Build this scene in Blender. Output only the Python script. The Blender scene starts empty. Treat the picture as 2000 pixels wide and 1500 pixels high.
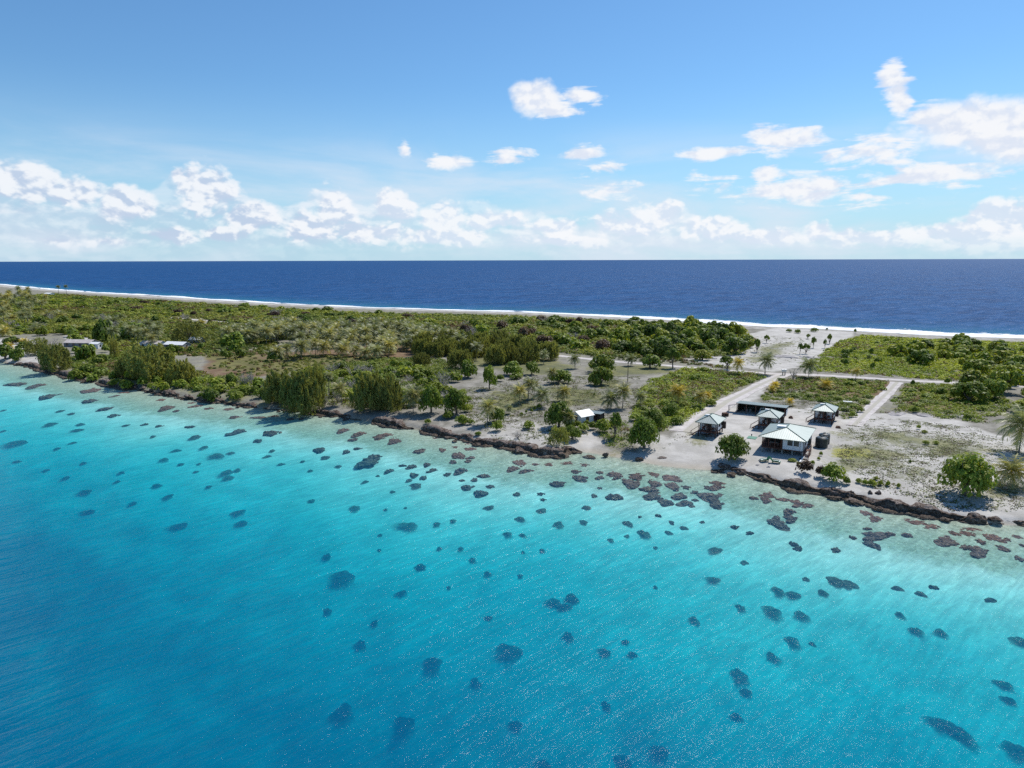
import bpy, math, random
import numpy as np
from mathutils import Vector

# ------------------------------------------------------------------ camera
SC = bpy.context.scene
COL = SC.collection
F, PITCH, ROLL, H = 1333.0, math.radians(10.3), math.radians(0.17), 40.0
cam_d = bpy.data.cameras.new('camera')
cam = bpy.data.objects.new('camera', cam_d)
COL.objects.link(cam)
cam_d.sensor_width = 36.0
cam_d.lens = F / 2000.0 * 36.0
cam_d.clip_start = 0.5
cam_d.clip_end = 400000.0
from mathutils import Matrix
cam.matrix_world = (Matrix.Translation((0, 0, H)) @ Matrix.Rotation(math.radians(90) - PITCH, 4, 'X')
                    @ Matrix.Rotation(-ROLL, 4, 'Z'))
SC.camera = cam

# ------------------------------------------------------------------ colour management
SC.view_settings.view_transform = 'Standard'
SC.view_settings.look = 'None'
SC.view_settings.exposure = 0.0
SC.view_settings.gamma = 1.0
SC.cycles.max_bounces = 6
SC.cycles.diffuse_bounces = 2
SC.cycles.glossy_bounces = 2
SC.cycles.transmission_bounces = 2
SC.cycles.transparent_max_bounces = 8
SC.cycles.use_denoising = False
SC.cycles.sample_clamp_indirect = 4.0
SC.cycles.sample_clamp_direct = 5.0
SC.cycles.caustics_reflective = False
SC.cycles.caustics_refractive = False

SUN_EL, SUN_AZ = math.radians(53), math.radians(41)      # azimuth from +Y towards +X


# ------------------------------------------------------------------ node helper
class NT:
    def __init__(s, tree):
        s.t = tree; s.n = tree.nodes; s.l = tree.links
    def put(s, sock, v):
        if v is None: return
        if isinstance(v, bpy.types.NodeSocket): s.l.new(v, sock)
        elif isinstance(v, (tuple, list)):
            v = tuple(v)
            if sock.type == 'RGBA' and len(v) == 3: v = v + (1,)
            sock.default_value = v
        else:
            if sock.type in ('RGBA',): sock.default_value = (v, v, v, 1)
            elif sock.type == 'VECTOR': sock.default_value = (v, v, v)
            else: sock.default_value = v
    def m(s, op, a, b=None, c=None, clamp=False):
        n = s.n.new('ShaderNodeMath'); n.operation = op; n.use_clamp = clamp
        s.put(n.inputs[0], a)
        if b is not None: s.put(n.inputs[1], b)
        if c is not None: s.put(n.inputs[2], c)
        return n.outputs[0]
    def add(s, a, b): return s.m('ADD', a, b)
    def sub(s, a, b): return s.m('SUBTRACT', a, b)
    def mul(s, a, b): return s.m('MULTIPLY', a, b)
    def mx(s, a, b): return s.m('MAXIMUM', a, b)
    def mn(s, a, b): return s.m('MINIMUM', a, b)
    def vm(s, op, a, b=None):
        n = s.n.new('ShaderNodeVectorMath'); n.operation = op
        s.put(n.inputs[0], a)
        if b is not None: s.put(n.inputs[1], b)
        return n.outputs[0]
    def xyz(s, x, y, z=0.0):
        n = s.n.new('ShaderNodeCombineXYZ')
        s.put(n.inputs[0], x); s.put(n.inputs[1], y); s.put(n.inputs[2], z)
        return n.outputs[0]
    def sep(s, v):
        n = s.n.new('ShaderNodeSeparateXYZ'); s.put(n.inputs[0], v); return n.outputs
    def mix(s, f, a, b, mode='MIX'):
        n = s.n.new('ShaderNodeMix'); n.data_type = 'RGBA'; n.blend_type = mode
        s.put(n.inputs[0], f); s.put(n.inputs[6], a); s.put(n.inputs[7], b)
        return n.outputs[2]
    def ss(s, v, a, b, o0=0.0, o1=1.0):
        n = s.n.new('ShaderNodeMapRange'); n.interpolation_type = 'SMOOTHSTEP'
        s.put(n.inputs[0], v); n.inputs[1].default_value = a; n.inputs[2].default_value = b
        n.inputs[3].default_value = o0; n.inputs[4].default_value = o1
        return n.outputs[0]
    def lin(s, v, a, b, o0=0.0, o1=1.0):
        n = s.n.new('ShaderNodeMapRange'); n.interpolation_type = 'LINEAR'; n.clamp = True
        s.put(n.inputs[0], v); n.inputs[1].default_value = a; n.inputs[2].default_value = b
        n.inputs[3].default_value = o0; n.inputs[4].default_value = o1
        return n.outputs[0]
    def noise(s, vec, scale, detail=4, rough=.5, dist=0.0, dim='3D'):
        n = s.n.new('ShaderNodeTexNoise'); n.noise_dimensions = dim
        s.put(n.inputs['Vector'], vec); n.inputs['Scale'].default_value = scale
        n.inputs['Detail'].default_value = detail; n.inputs['Roughness'].default_value = rough
        n.inputs['Distortion'].default_value = dist
        return n.outputs['Fac']
    def vor(s, vec, scale, feature='F1', rnd=1.0):
        n = s.n.new('ShaderNodeTexVoronoi'); n.feature = feature
        s.put(n.inputs['Vector'], vec); n.inputs['Scale'].default_value = scale
        n.inputs['Randomness'].default_value = rnd
        return n.outputs['Distance'] if feature != 'N' else n.outputs[0]
    def attr(s, name, typ='GEOMETRY'):
        n = s.n.new('ShaderNodeAttribute'); n.attribute_name = name; n.attribute_type = typ
        return n.outputs
    def pos(s):
        return s.n.new('ShaderNodeNewGeometry').outputs['Position']
    def obj(s):
        return s.n.new('ShaderNodeTexCoord').outputs['Object']
    def ramp(s, f, stops, interp='LINEAR'):
        n = s.n.new('ShaderNodeValToRGB'); s.put(n.inputs[0], f)
        r = n.color_ramp; r.interpolation = interp
        while len(r.elements) > 1: r.elements.remove(r.elements[0])
        r.elements[0].position = stops[0][0]; c = stops[0][1]
        r.elements[0].color = (*c, 1) if isinstance(c, tuple) else (c, c, c, 1)
        for p, c in stops[1:]:
            e = r.elements.new(p); e.color = (*c, 1) if isinstance(c, tuple) else (c, c, c, 1)
        return n.outputs[0]
    def bump(s, h, strength=1.0, dist=0.1, nrm=None):
        n = s.n.new('ShaderNodeBump'); n.inputs['Strength'].default_value = strength
        n.inputs['Distance'].default_value = dist; s.put(n.inputs['Height'], h)
        if nrm is not None: s.put(n.inputs['Normal'], nrm)
        return n.outputs[0]


# ------------------------------------------------------------------ pixel <-> ground helpers (layout of the survey only)
def pxdir(px, py):
    u = (px - 1000) / F; v = -(py - 750) / F
    c, s_ = math.cos(ROLL), math.sin(ROLL)
    u, v = c * u + s_ * v, -s_ * u + c * v
    return np.array([u, math.cos(PITCH) + math.sin(PITCH) * v, -math.sin(PITCH) + math.cos(PITCH) * v])

def G(px, py, z=1.8):
    d = pxdir(px, py)
    if d[2] > -0.004: d[2] = -0.004
    t = (z - H) / d[2]
    return np.array([d[0] * t, d[1] * t])

def GP(pts, z=1.8): return np.array([G(a, b, z) for a, b in pts])
def azel(px, py):
    d = pxdir(px, py)
    return math.atan2(d[0], d[1]), math.atan2(d[2], math.hypot(d[0], d[1]))

# ------------------------------------------------------------------ sky and sun
world = bpy.data.worlds.new('World'); SC.world = world; world.use_nodes = True
w = NT(world.node_tree)
for n in list(w.n): w.n.remove(n)
sky = w.n.new('ShaderNodeTexSky'); sky.sky_type = 'NISHITA'; sky.sun_disc = False
sky.sun_elevation = SUN_EL; sky.sun_rotation = SUN_AZ
sky.altitude = 0; sky.air_density = 1.0; sky.dust_density = 0.25; sky.ozone_density = 2.2
dirv = w.n.new('ShaderNodeTexCoord').outputs['Generated']
dx, dy, dz = w.sep(dirv)[0:3]
az = w.m('ARCTAN2', dx, dy)
el = w.m('ARCTAN2', dz, w.m('SQRT', w.add(w.mul(dx, dx), w.mul(dy, dy))))
P1 = w.xyz(az, w.mul(el, 1.5), 0.0)
P2 = w.xyz(w.add(az, 0.0055), w.add(w.mul(el, 1.5), 0.011), 0.0)      # a step towards the sun
PW = w.xyz(w.mul(az, 0.45), w.mul(el, 2.2), 3.0)
def billow(P, sc):
    wv = w.n.new('ShaderNodeTexNoise'); w.put(wv.inputs['Vector'], P); wv.inputs['Scale'].default_value = 30; wv.inputs['Detail'].default_value = 3
    Pd = w.vm('ADD', P, w.vm('MULTIPLY', w.vm('SUBTRACT', wv.outputs['Color'], (.5, .5, .5)), (.02, .02, 0)))
    v1 = w.vor(Pd, sc); v2 = w.vor(Pd, sc * 2.3); v3 = w.vor(Pd, sc * 5.1)
    return w.sub(1.0, w.add(w.add(w.mul(v1, .62), w.mul(v2, .30)), w.mul(v3, .15)))
nA0 = w.noise(P1, 14, 10, .60, .25); nB0 = w.noise(P2, 14, 10, .60, .25)
bA = billow(P1, 26); bB = billow(P2, 26)
nA = w.add(w.mul(nA0, .62), w.mul(w.sub(bA, .05), .38)); nB = w.add(w.mul(nB0, .62), w.mul(w.sub(bB, .05), .38))
nC = w.noise(PW, 7, 6, .55, .4)
nFine = w.noise(P1, 60, 6, .6)
# blobs: separate clouds in the open sky (centre, half sizes)
BL = [(1048,192,56,36,1.0),(1085,212,48,17,.8),(1135,186,44,15,.85),(1890,240,120,44,1.0),(1815,228,46,30,.9),
      (1975,265,80,46,1.0),(1742,152,24,30,1.0),(1754,178,24,30,1.0),(1764,198,22,30,.9),(1518,272,76,26,.8),(1385,298,66,14,.65),
      (1705,298,75,30,.6),(1815,344,125,27,.7),(1570,370,120,28,.8),(1492,345,26,24,.7),(1700,385,90,16,.5),
      (877,315,46,15,.75),(996,308,44,18,.6),(1132,304,48,17,.55),(1182,326,38,15,.6),(790,289,15,14,.7),
      (1400,350,60,16,.45),(1180,368,60,22,.5)]
acc = None; lit = None
nS0 = w.noise(w.xyz(w.mul(az, .45), w.mul(el, 2.1), 11.0), 26, 9, .62, .6)
for (cx, cy, hw, hh, st) in BL:
    a0, e0 = azel(cx, cy); sa, se = hw / F, hh / F * 1.02
    u = w.m('DIVIDE', w.sub(az, a0), sa); v = w.m('DIVIDE', w.sub(el, e0), se)
    d = w.m('SQRT', w.add(w.mul(u, u), w.mul(v, v)))
    b = w.mul(w.sub(1.0, d), st)
    if hh < 32: b = w.add(b, w.mul(w.sub(nS0, .5), 2.2))
    b = w.mx(b, -1.0)
    acc = b if acc is None else w.m('SMOOTH_MAX', acc, b, 0.12)
blobs = acc
# towers of the far cumulus bank
TW = [(30,352,95,38,.9),(130,374,80,26,.8),(240,392,58,36,.9),(398,366,62,48,1.0),(346,342,20,20,.8),(480,422,90,28,.9),(652,405,44,46,1.0),(600,442,46,30,.9),(772,404,48,38,1.0),
      (870,418,58,40,1.0),(955,432,66,28,.9),(330,462,60,18,.9),(430,456,46,20,.9),(1080,442,66,24,.8),(1190,440,56,30,.9),(1290,416,42,40,1.0),(1240,446,66,26,.9),(1400,446,66,28,.9),
      (1480,464,76,18,.8),(1598,452,26,28,.9),(1700,466,96,18,.8),(1840,455,86,30,.9),(1965,436,78,38,1.0),(1930,472,120,18,.8),(100,470,70,14,.6),(720,455,110,26,.8),(880,462,110,20,.8),(1100,470,130,14,.7),(2080,430,60,50,1.0),(-60,350,60,50,1.0),(220,472,60,12,.6)]
acc2 = None
for (cx, cy, hw, hh, st) in TW:
    a0, e0 = azel(cx, cy); u = w.m('DIVIDE', w.sub(az, a0), hw / F); v = w.m('DIVIDE', w.sub(el, e0), hh / F)
    b = w.mx(w.mul(w.sub(1.0, w.m('SQRT', w.add(w.mul(u, u), w.mul(v, v)))), st), -1.0)
    acc2 = b if acc2 is None else w.m('SMOOTH_MAX', acc2, b, 0.2)
# the bank of cumulus along the horizon: its top edge by azimuth
TOP = [(-300,340),(-150,300),(0,305),(60,312),(120,335),(200,352),(290,385),(330,345),(350,322),(400,335),(450,360),(520,398),(590,392),(625,368),(680,380),
       (720,400),(750,376),(800,388),(850,412),(890,385),(940,386),(1000,412),(1060,412),(1150,440),(1240,415),(1290,385),(1320,396),
       (1370,432),(1380,415),(1450,440),(1520,462),(1590,432),(1610,430),(1640,458),(1740,450),(1830,425),(1900,408),
       (1960,402),(2010,408),(2100,420),(2300,400)]
AZ0, AZ1, EMAX = azel(-300, 480)[0], azel(2300, 480)[0], 0.20
tops = [(min(1, max(0, (azel(x, 480)[0] - AZ0) / (AZ1 - AZ0))), max(0, azel(x, y)[1]) / EMAX) for x, y in TOP]
azn = w.m('DIVIDE', w.sub(az, AZ0), AZ1 - AZ0)
r1 = w.ramp(azn, tops[:21]); r2 = w.ramp(azn, tops[20:])
azs = w.m('GREATER_THAN', azn, tops[20][0])
topv = w.mul(w.add(w.mul(r1, w.sub(1.0, azs)), w.mul(r2, azs)), EMAX)
bank = w.m('DIVIDE', w.sub(w.add(topv, .004), el), 0.014)
rim0 = w.ss(bank, 2.3, .3)
bank = w.mn(bank, 1.0)
right = w.ss(az, -0.36, -0.05)
def dens(nz, noff):
    db = w.ss(w.add(blobs, w.mul(w.sub(nz, .47), 1.45)), -0.02, 0.62)
    dk = w.ss(w.add(bank, w.mul(w.sub(nz, .5), 3.4)), -0.05, 0.6)
    return db, dk
db, dk = dens(nA, 0)
db2, dk2 = dens(nB, 0)
# inside the bank: clouds break open into blue towards the horizon on the left
nD = w.noise(w.xyz(w.mul(az, .8), w.mul(el, 2.0), 7.0), 17, 9, .6, .5)
nE = w.noise(w.xyz(w.mul(w.add(az, .006), .8), w.mul(w.add(el, .006), 2.0), 7.0), 17, 9, .6, .5)
hollow = w.ss(w.add(w.mul(nD, .6), w.mul(nA, .4)), .38, .58)
gap = w.ss(w.noise(w.xyz(w.mul(az, .5), w.mul(el, 2.4), 5.0), 12, 6, .6, .6), .40, .60)
cover = w.mul(dk, w.add(w.mul(w.mul(hollow, gap), .40), .34))
basefade = w.ss(el, 0.010, 0.034)
cover = w.mul(cover, w.add(.25, w.mul(basefade, .75)))
veil = w.mul(w.mul(w.ss(nC, .40, .68), w.ss(el, .20, .07)), .75)
light_b = w.ss(w.sub(nA, nB), -0.09, 0.05)
rimk = w.ss(w.m('DIVIDE', w.sub(topv, el), .05), 1.0, 0.0)
light_k = w.ss(w.add(w.add(w.mul(w.sub(nD, nE), .6), w.mul(w.sub(nA, nB), 1.2)), w.mul(rimk, .09)), -0.10, 0.13)
skc = sky.outputs[0]
SKYK = 0.10
g = w.n.new('ShaderNodeHueSaturation'); g.inputs['Saturation'].default_value = 1.05
w.put(g.inputs['Color'], skc)
base = w.vm('MULTIPLY', g.outputs[0], (SKYK * .76, SKYK * 1.08, SKYK * 1.27))
# pale moist air low over the sea
moist = w.ss(el, 0.24, -0.02)
base = w.mix(w.mul(moist, .80), base, (.46, .70, .88))
ccol_b = w.mix(light_b, (.74, .80, .92), (.92, .935, .97))
ck_l = w.mix(light_k, (.50, .61, .78), (.88, .91, .97))
ck_r = w.mix(light_k, (.70, .78, .90), (.93, .95, .99))
ccol_k = w.mix(right, ck_l, ck_r)
c = w.mix(veil, base, (.74, .81, .92))
c = w.mix(cover, c, ccol_k)
c = w.mix(w.mul(db, .90), c, ccol_b)
dt = w.ss(w.add(acc2, w.mul(w.sub(nA, .47), 2.6)), 0.0, 0.42)
lit_t = w.ss(w.add(w.mul(w.sub(nA, nB), 2.0), w.mul(w.sub(el, .03), 1.2)), -0.07, 0.14)
low_fade = w.ss(el, .004, .035, .35, 1.0)
ct_l = w.mix(lit_t, (.54, .64, .81), (.92, .94, .98)); ct_r = w.mix(lit_t, (.70, .79, .92), (.94, .955, .985))
c = w.mix(w.mul(w.mul(dt, low_fade), .85), c, w.mix(right, ct_l, ct_r))
c = w.mix(w.mul(db, .90), c, ccol_b)
below = w.ss(el, -0.004, 0.0)
bg = w.n.new('ShaderNodeBackground'); w.put(bg.inputs[0], w.mix(below, (.30, .42, .60), c)); bg.inputs[1].default_value = 1.0
wo = w.n.new('ShaderNodeOutputWorld'); w.l.new(bg.outputs[0], wo.inputs[0])
world.cycles.sampling_method = 'MANUAL'; world.cycles.sample_map_resolution = 512

sd = bpy.data.lights.new('sun', 'SUN'); sd.energy = 4.7; sd.angle = math.radians(.55); sd.color = (1, .955, .89)
sun = bpy.data.objects.new('sun', sd); COL.objects.link(sun)
sv = Vector((math.sin(SUN_AZ) * math.cos(SUN_EL), math.cos(SUN_AZ) * math.cos(SUN_EL), math.sin(SUN_EL)))
sun.rotation_euler = sv.to_track_quat('Z', 'Y').to_euler(); sun.location = (0, 0, 300)

# ------------------------------------------------------------------ materials
MATS = {}
def new_mat(name):
    m = bpy.data.materials.new(name); m.use_nodes = True
    t = NT(m.node_tree)
    for n in list(t.n): t.n.remove(n)
    o = t.n.new('ShaderNodeOutputMaterial'); MATS[name] = m
    return m, t, o

def principled(t, o, col, rough=.8, nrm=None, spec=.3, metal=0):
    p = t.n.new('ShaderNodeBsdfPrincipled')
    t.put(p.inputs['Base Color'], col); t.put(p.inputs['Roughness'], rough)
    p.inputs['Specular IOR Level'].default_value = spec; p.inputs['Metallic'].default_value = metal
    if nrm is not None: t.put(p.inputs['Normal'], nrm)
    t.l.new(p.outputs[0], o.inputs[0])
    return p

def simple(name, col, rough=.7, var=.15, scale=6, bump=0, spec=.3):
    m, t, o = new_mat(name)
    n = t.noise(t.obj(), scale, 5, .6)
    c = t.mix(t.ss(n, .3, .7), tuple(x * (1 - var) for x in col), tuple(min(1, x * (1 + var)) for x in col))
    nb = t.bump(n, bump, .05) if bump else None
    principled(t, o, c, rough, nb, spec)
    return m

def foliage(name, dark, mid, light, trans=.28, rough=.55):
    """leaf colour runs dark > mid > light with the object's own shade; each leaf varies a little"""
    m, t, o = new_mat(name)
    sh = t.attr('foliage_shade', 'OBJECT')[2]
    leaf = t.attr('leaf')[2]
    rnd = t.n.new('ShaderNodeObjectInfo').outputs['Random']
    n = t.noise(t.obj(), .5, 2)
    f = t.add(t.add(sh, t.mul(t.sub(leaf, .5), .55)), t.mul(t.sub(n, .5), .5))
    c = t.ramp(f, [(0, dark), (.5, mid), (1, light)])
    v = t.add(.82, t.mul(rnd, .36))
    c = t.vm('MULTIPLY', c, t.xyz(v, v, v))
    d = t.n.new('ShaderNodeBsdfPrincipled'); t.put(d.inputs['Base Color'], c)
    d.inputs['Roughness'].default_value = rough; d.inputs['Specular IOR Level'].default_value = .25
    tr = t.n.new('ShaderNodeBsdfTranslucent'); t.put(tr.inputs[0], t.vm('MULTIPLY', c, (1.25, 1.25, .7)))
    mxn = t.n.new('ShaderNodeMixShader'); mxn.inputs[0].default_value = trans + .08
    t.l.new(d.outputs[0], mxn.inputs[1]); t.l.new(tr.outputs[0], mxn.inputs[2]); t.l.new(mxn.outputs[0], o.inputs[0])
    return m

foliage('leaf_broad', (.065, .105, .020), (.175, .245, .032), (.36, .37, .045))
foliage('leaf_feather', (.12, .14, .045), (.26, .27, .075), (.40, .37, .09))
foliage('leaf_palm', (.10, .125, .05), (.29, .31, .16), (.60, .46, .08), .22, .45)
foliage('leaf_shrub', (.08, .125, .020), (.19, .26, .030), (.38, .39, .045))
foliage('leaf_dry', (.05, .035, .03), (.13, .075, .045), (.22, .17, .10))
simple('bark', (.17, .14, .115), .9, .3, 3, .3)
simple('palm_bark', (.24, .21, .175), .9, .25, 4, .3)
simple('dead_wood', (.36, .33, .30), .9, .2, 3)
simple('white_wall', (.74, .75, .76), .6, .04, 1.5)
simple('red_wood', (.13, .055, .038), .6, .35, 5)
simple('dark_wood', (.055, .042, .036), .8, .3, 5)
simple('concrete', (.30, .29, .27), .9, .15, 3, .2)
simple('black_plastic', (.022, .03, .028), .35, .2, 3, 0, .5)
simple('green_trim', (.03, .10, .075), .45, .15, 3)
simple('green_plastic', (.03, .13, .06), .4, .2, 5)
simple('cushion', (.62, .70, .66), .8, .1, 5)
simple('metal_grey', (.25, .26, .27), .5, .2, 3)
simple('car_paint', (.78, .79, .80), .25, .03, 2, 0, .5)
simple('rubber', (.02, .02, .02), .8, .1, 5)
simple('white_roof', (.80, .80, .78), .5, .06, .8)
simple('tan_roof', (.50, .45, .42), .8, .15, 1)
simple('rust', (.14, .075, .05), .9, .3, 4)
simple('stone_grey', (.32, .30, .29), .95, .35, 2.5, .5)
simple('green_mat', (.13, .27, .20), .8, .12, 3)

m, t, o = new_mat('glass')
n = t.noise(t.obj(), 2, 2)
principled(t, o, t.mix(n, (.02, .025, .03), (.06, .07, .08)), .08, None, .8)

m, t, o = new_mat('green_roof')
uv = t.n.new('ShaderNodeTexCoord').outputs['UV']
u_, v_ = t.sep(uv)[0:2]
rib = t.m('ABSOLUTE', t.m('SINE', t.mul(u_, math.pi / .42)))
sheet = t.m('FRACT', t.mul(t.m('FLOOR', t.mul(u_, 1 / .84)), .377))
wear = t.noise(t.xyz(t.mul(u_, .6), t.mul(v_, .18), 0), 3.0, 5, .6)
col = t.mix(t.ss(wear, .3, .7), (.12, .18, .165), (.21, .26, .245))
col = t.mix(t.mul(sheet, .3), col, (.30, .34, .33))
nb_ = t.bump(t.m('POWER', rib, .35), .30, .02)
df = t.n.new('ShaderNodeBsdfDiffuse'); t.put(df.inputs[0], col)
gl = t.n.new('ShaderNodeBsdfGlossy'); gl.inputs[0].default_value = (.86, .90, .88, 1); gl.inputs['Roughness'].default_value = .50; t.put(gl.inputs['Normal'], nb_)
mxn = t.n.new('ShaderNodeMixShader'); mxn.inputs[0].default_value = .20
t.l.new(df.outputs[0], mxn.inputs[1]); t.l.new(gl.outputs[0], mxn.inputs[2]); t.l.new(mxn.outputs[0], o.inputs[0])

m, t, o = new_mat('shed_roof')
uv = t.n.new('ShaderNodeTexCoord').outputs['Object']
u_ = t.sep(uv)[0]
rib = t.m('ABSOLUTE', t.m('SINE', t.mul(u_, math.pi / .4)))
principled(t, o, t.mix(t.noise(uv, 1.2, 5), (.10, .13, .12), (.23, .27, .25)), .4, t.bump(rib, .6, .04), .6)

# reef rock
m, t, o = new_mat('reef_rock')
p = t.pos()
n1 = t.noise(p, .9, 8, .68); n2 = t.noise(p, 3.5, 6, .7); vr = t.vor(p, 1.6)
z = t.sep(p)[2]
c = t.ramp(t.add(t.mul(n1, .55), t.mul(n2, .5)), [(.34, (.025, .017, .013)), (.48, (.075, .052, .040)), (.56, (.17, .135, .115)), (.68, (.40, .35, .31))])
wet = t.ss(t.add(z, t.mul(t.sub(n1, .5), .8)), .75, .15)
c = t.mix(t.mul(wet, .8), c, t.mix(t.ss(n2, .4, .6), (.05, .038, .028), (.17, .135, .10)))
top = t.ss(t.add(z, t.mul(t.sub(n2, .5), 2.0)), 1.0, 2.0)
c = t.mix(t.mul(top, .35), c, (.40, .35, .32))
principled(t, o, c, .95, t.bump(t.add(t.mul(n2, .7), t.mul(vr, -.5)), 1.0, .4), .15)

# coral
m, t, o = new_mat('coral')
p = t.pos()
n1 = t.noise(p, 1.1, 6, .7); vr = t.vor(p, 2.2)
z = t.sep(p)[2]
c = t.ramp(t.add(t.mul(n1, .75), t.mul(vr, .3)), [(.32, (.085, .055, .048)), (.52, (.20, .120, .100)), (.68, (.30, .18, .13)), (.85, (.46, .33, .22))])
deep = t.ss(z, -.9, -3.0)
c = t.mix(t.mul(deep, .8), c, (.18, .20, .16))  # deep coral painted paler, standing in for light scattered by the water
c = t.vm('MULTIPLY', c, t.xyz(t.add(1.0, t.mul(t.ss(z, -1.6, -.3), .12)), 1.0, 1.0))
pp = principled(t, o, c, 1.0, t.bump(t.add(n1, t.mul(vr, -.6)), 1.0, .5), .05)
rim = t.attr('rim')[2]
soft = t.mul(t.ss(z, -.8, -3.0), .97)
nr = t.noise(p, 1.7, 5, .75)
edge = t.add(rim, t.mul(t.sub(nr, .5), t.add(.25, t.mul(soft, 1.1))))
k0 = t.ss(edge, 1.15, .90); k1 = t.mul(t.ss(edge, 1.35, .20), .88)
keep = t.add(t.mul(k0, t.sub(1.0, soft)), t.mul(k1, soft))
tb = t.n.new('ShaderNodeBsdfTransparent'); mxn = t.n.new('ShaderNodeMixShader'); t.put(mxn.inputs[0], keep)
t.l.new(tb.outputs[0], mxn.inputs[1]); t.l.new(pp.outputs[0], mxn.inputs[2]); t.l.new(mxn.outputs[0], o.inputs[0])

# scrub leaves (one mass): colour from the plant it belongs to
m, t, o = new_mat('leaf_scrub')
ca = t.n.new('ShaderNodeVertexColor'); ca.layer_name = 'tint'
cc = ca.outputs[0]
d = t.n.new('ShaderNodeBsdfPrincipled'); t.put(d.inputs['Base Color'], cc); d.inputs['Roughness'].default_value = .6
d.inputs['Specular IOR Level'].default_value = .2
tr = t.n.new('ShaderNodeBsdfTranslucent'); t.put(tr.inputs[0], t.vm('MULTIPLY', cc, (1.25, 1.25, .7)))
mxn = t.n.new('ShaderNodeMixShader'); mxn.inputs[0].default_value = .28
t.l.new(d.outputs[0], mxn.inputs[1]); t.l.new(tr.outputs[0], mxn.inputs[2]); t.l.new(mxn.outputs[0], o.inputs[0])

# ground: sand, grey gravelly soil, dry earth, grass; sea floor below the water line
m, t, o = new_mat('ground')
p = t.pos()
aS = t.attr('sand')[2]; aG = t.attr('grass')[2]; aB = t.attr('brown')[2]; aR = t.attr('reef')[2]; aY = t.attr('yellow')[2]
nL = t.noise(p, .035, 5, .6); nM = t.noise(p, .22, 7, .65, .3); nH = t.noise(p, 1.6, 6, .7); nHH = t.noise(p, 5, 4, .7)
speck = t.ss(nH, .55, .64)
sand = t.mix(t.ss(nM, .38, .66), (.41, .39, .355), (.54, .515, .475))
sand = t.mix(t.mul(t.ss(nHH, .56, .68), .45), sand, (.30, .27, .25))
soil = t.mix(t.ss(nM, .35, .65), (.18, .17, .14), (.32, .30, .26))
soil = t.mix(t.mul(speck, .5), soil, (.13, .13, .09))
green = t.mix(t.ss(nM, .35, .65), (.09, .105, .032), (.19, .185, .065))
green = t.mix(t.mul(speck, .6), green, (.07, .09, .025))
brown = t.mix(t.ss(nM, .3, .7), (.14, .085, .055), (.24, .175, .11))
yel = t.mix(t.ss(nH, .3, .7), (.20, .21, .05), (.40, .37, .08))
c = t.mix(t.ss(t.add(aS, t.mul(t.sub(nM, .5), .5)), .25, .75), soil, sand)
c = t.mix(t.ss(t.add(aB, t.mul(t.sub(nM, .5), .9)), .35, .75), c, brown)
c = t.mix(t.mul(t.ss(t.add(t.add(aG, t.mul(t.sub(nM, .5), 1.9)), t.mul(t.sub(nH, .5), 1.6)), .42, 1.0), .82), c, green)
c = t.mix(t.mul(t.ss(t.add(t.add(aY, t.mul(t.sub(nH, .5), 1.3)), t.mul(t.sub(nM, .5), .8)), .4, .9), .8), c, yel)
# sea floor
zz = t.sep(p)[2]
nS = t.noise(t.vm('MULTIPLY', p, (1, 1, 0)), .12, 6, .65, .5)
floor_ = t.mix(t.ss(nS, .35, .7), (.60, .62, .54), (.76, .77, .68))
alg = t.mix(t.ss(nH, .35, .65), (.19, .22, .14), (.40, .44, .32))
floor_ = t.mix(t.mul(t.ss(t.add(aR, t.mul(t.sub(nM, .5), 1.2)), .30, .85), .78), floor_, alg)
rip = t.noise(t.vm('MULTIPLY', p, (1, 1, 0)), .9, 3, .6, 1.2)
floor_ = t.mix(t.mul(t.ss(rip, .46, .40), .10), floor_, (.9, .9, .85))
c = t.mix(t.ss(zz, .12, -.12), c, floor_)
wetline = t.mul(t.ss(zz, .55, .12), t.ss(zz, -.1, .05))
c = t.mix(t.mul(wetline, .45), c, (.40, .34, .24))
principled(t, o, c, .95, t.bump(t.add(nH, t.mul(nHH, .4)), .7, .12), .1)

m, t, o = new_mat('road_coral')
p = t.pos(); n1 = t.noise(p, .5, 6, .65); n2 = t.noise(p, 3, 4)
tr_ = t.attr('track')[2]
c = t.mix(t.ss(n1, .35, .65), (.46, .42, .40), (.60, .56, .53))
c = t.mix(t.mul(t.ss(n2, .5, .7), .35), c, (.28, .25, .22))
c = t.mix(t.mul(t.ss(t.add(tr_, t.mul(t.sub(n1, .5), 1.4)), .5, 1.1), .5), c, (.30, .29, .19))
principled(t, o, c, .95, t.bump(n2, .5, .08), .1)

m, t, o = new_mat('beach_reef')
p = t.pos(); n1 = t.noise(p, .05, 6, .65); n2 = t.noise(p, .5, 5, .6)
c = t.mix(t.ss(n1, .35, .65), (.42, .375, .36), (.62, .57, .55))
c = t.mix(t.mul(t.ss(n2, .5, .75), .3), c, (.28, .24, .23))
principled(t, o, c, .9, None, .15)

# water ------------------------------------------------------
WDIR = math.radians(50)      # crests run along this azimuth
def water_coords(t):
    p = t.pos(); x, y = t.sep(p)[0:2]
    along = t.add(t.mul(x, math.sin(WDIR)), t.mul(y, math.cos(WDIR)))
    across = t.sub(t.mul(x, math.cos(WDIR)), t.mul(y, math.sin(WDIR)))
    return along, across

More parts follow.
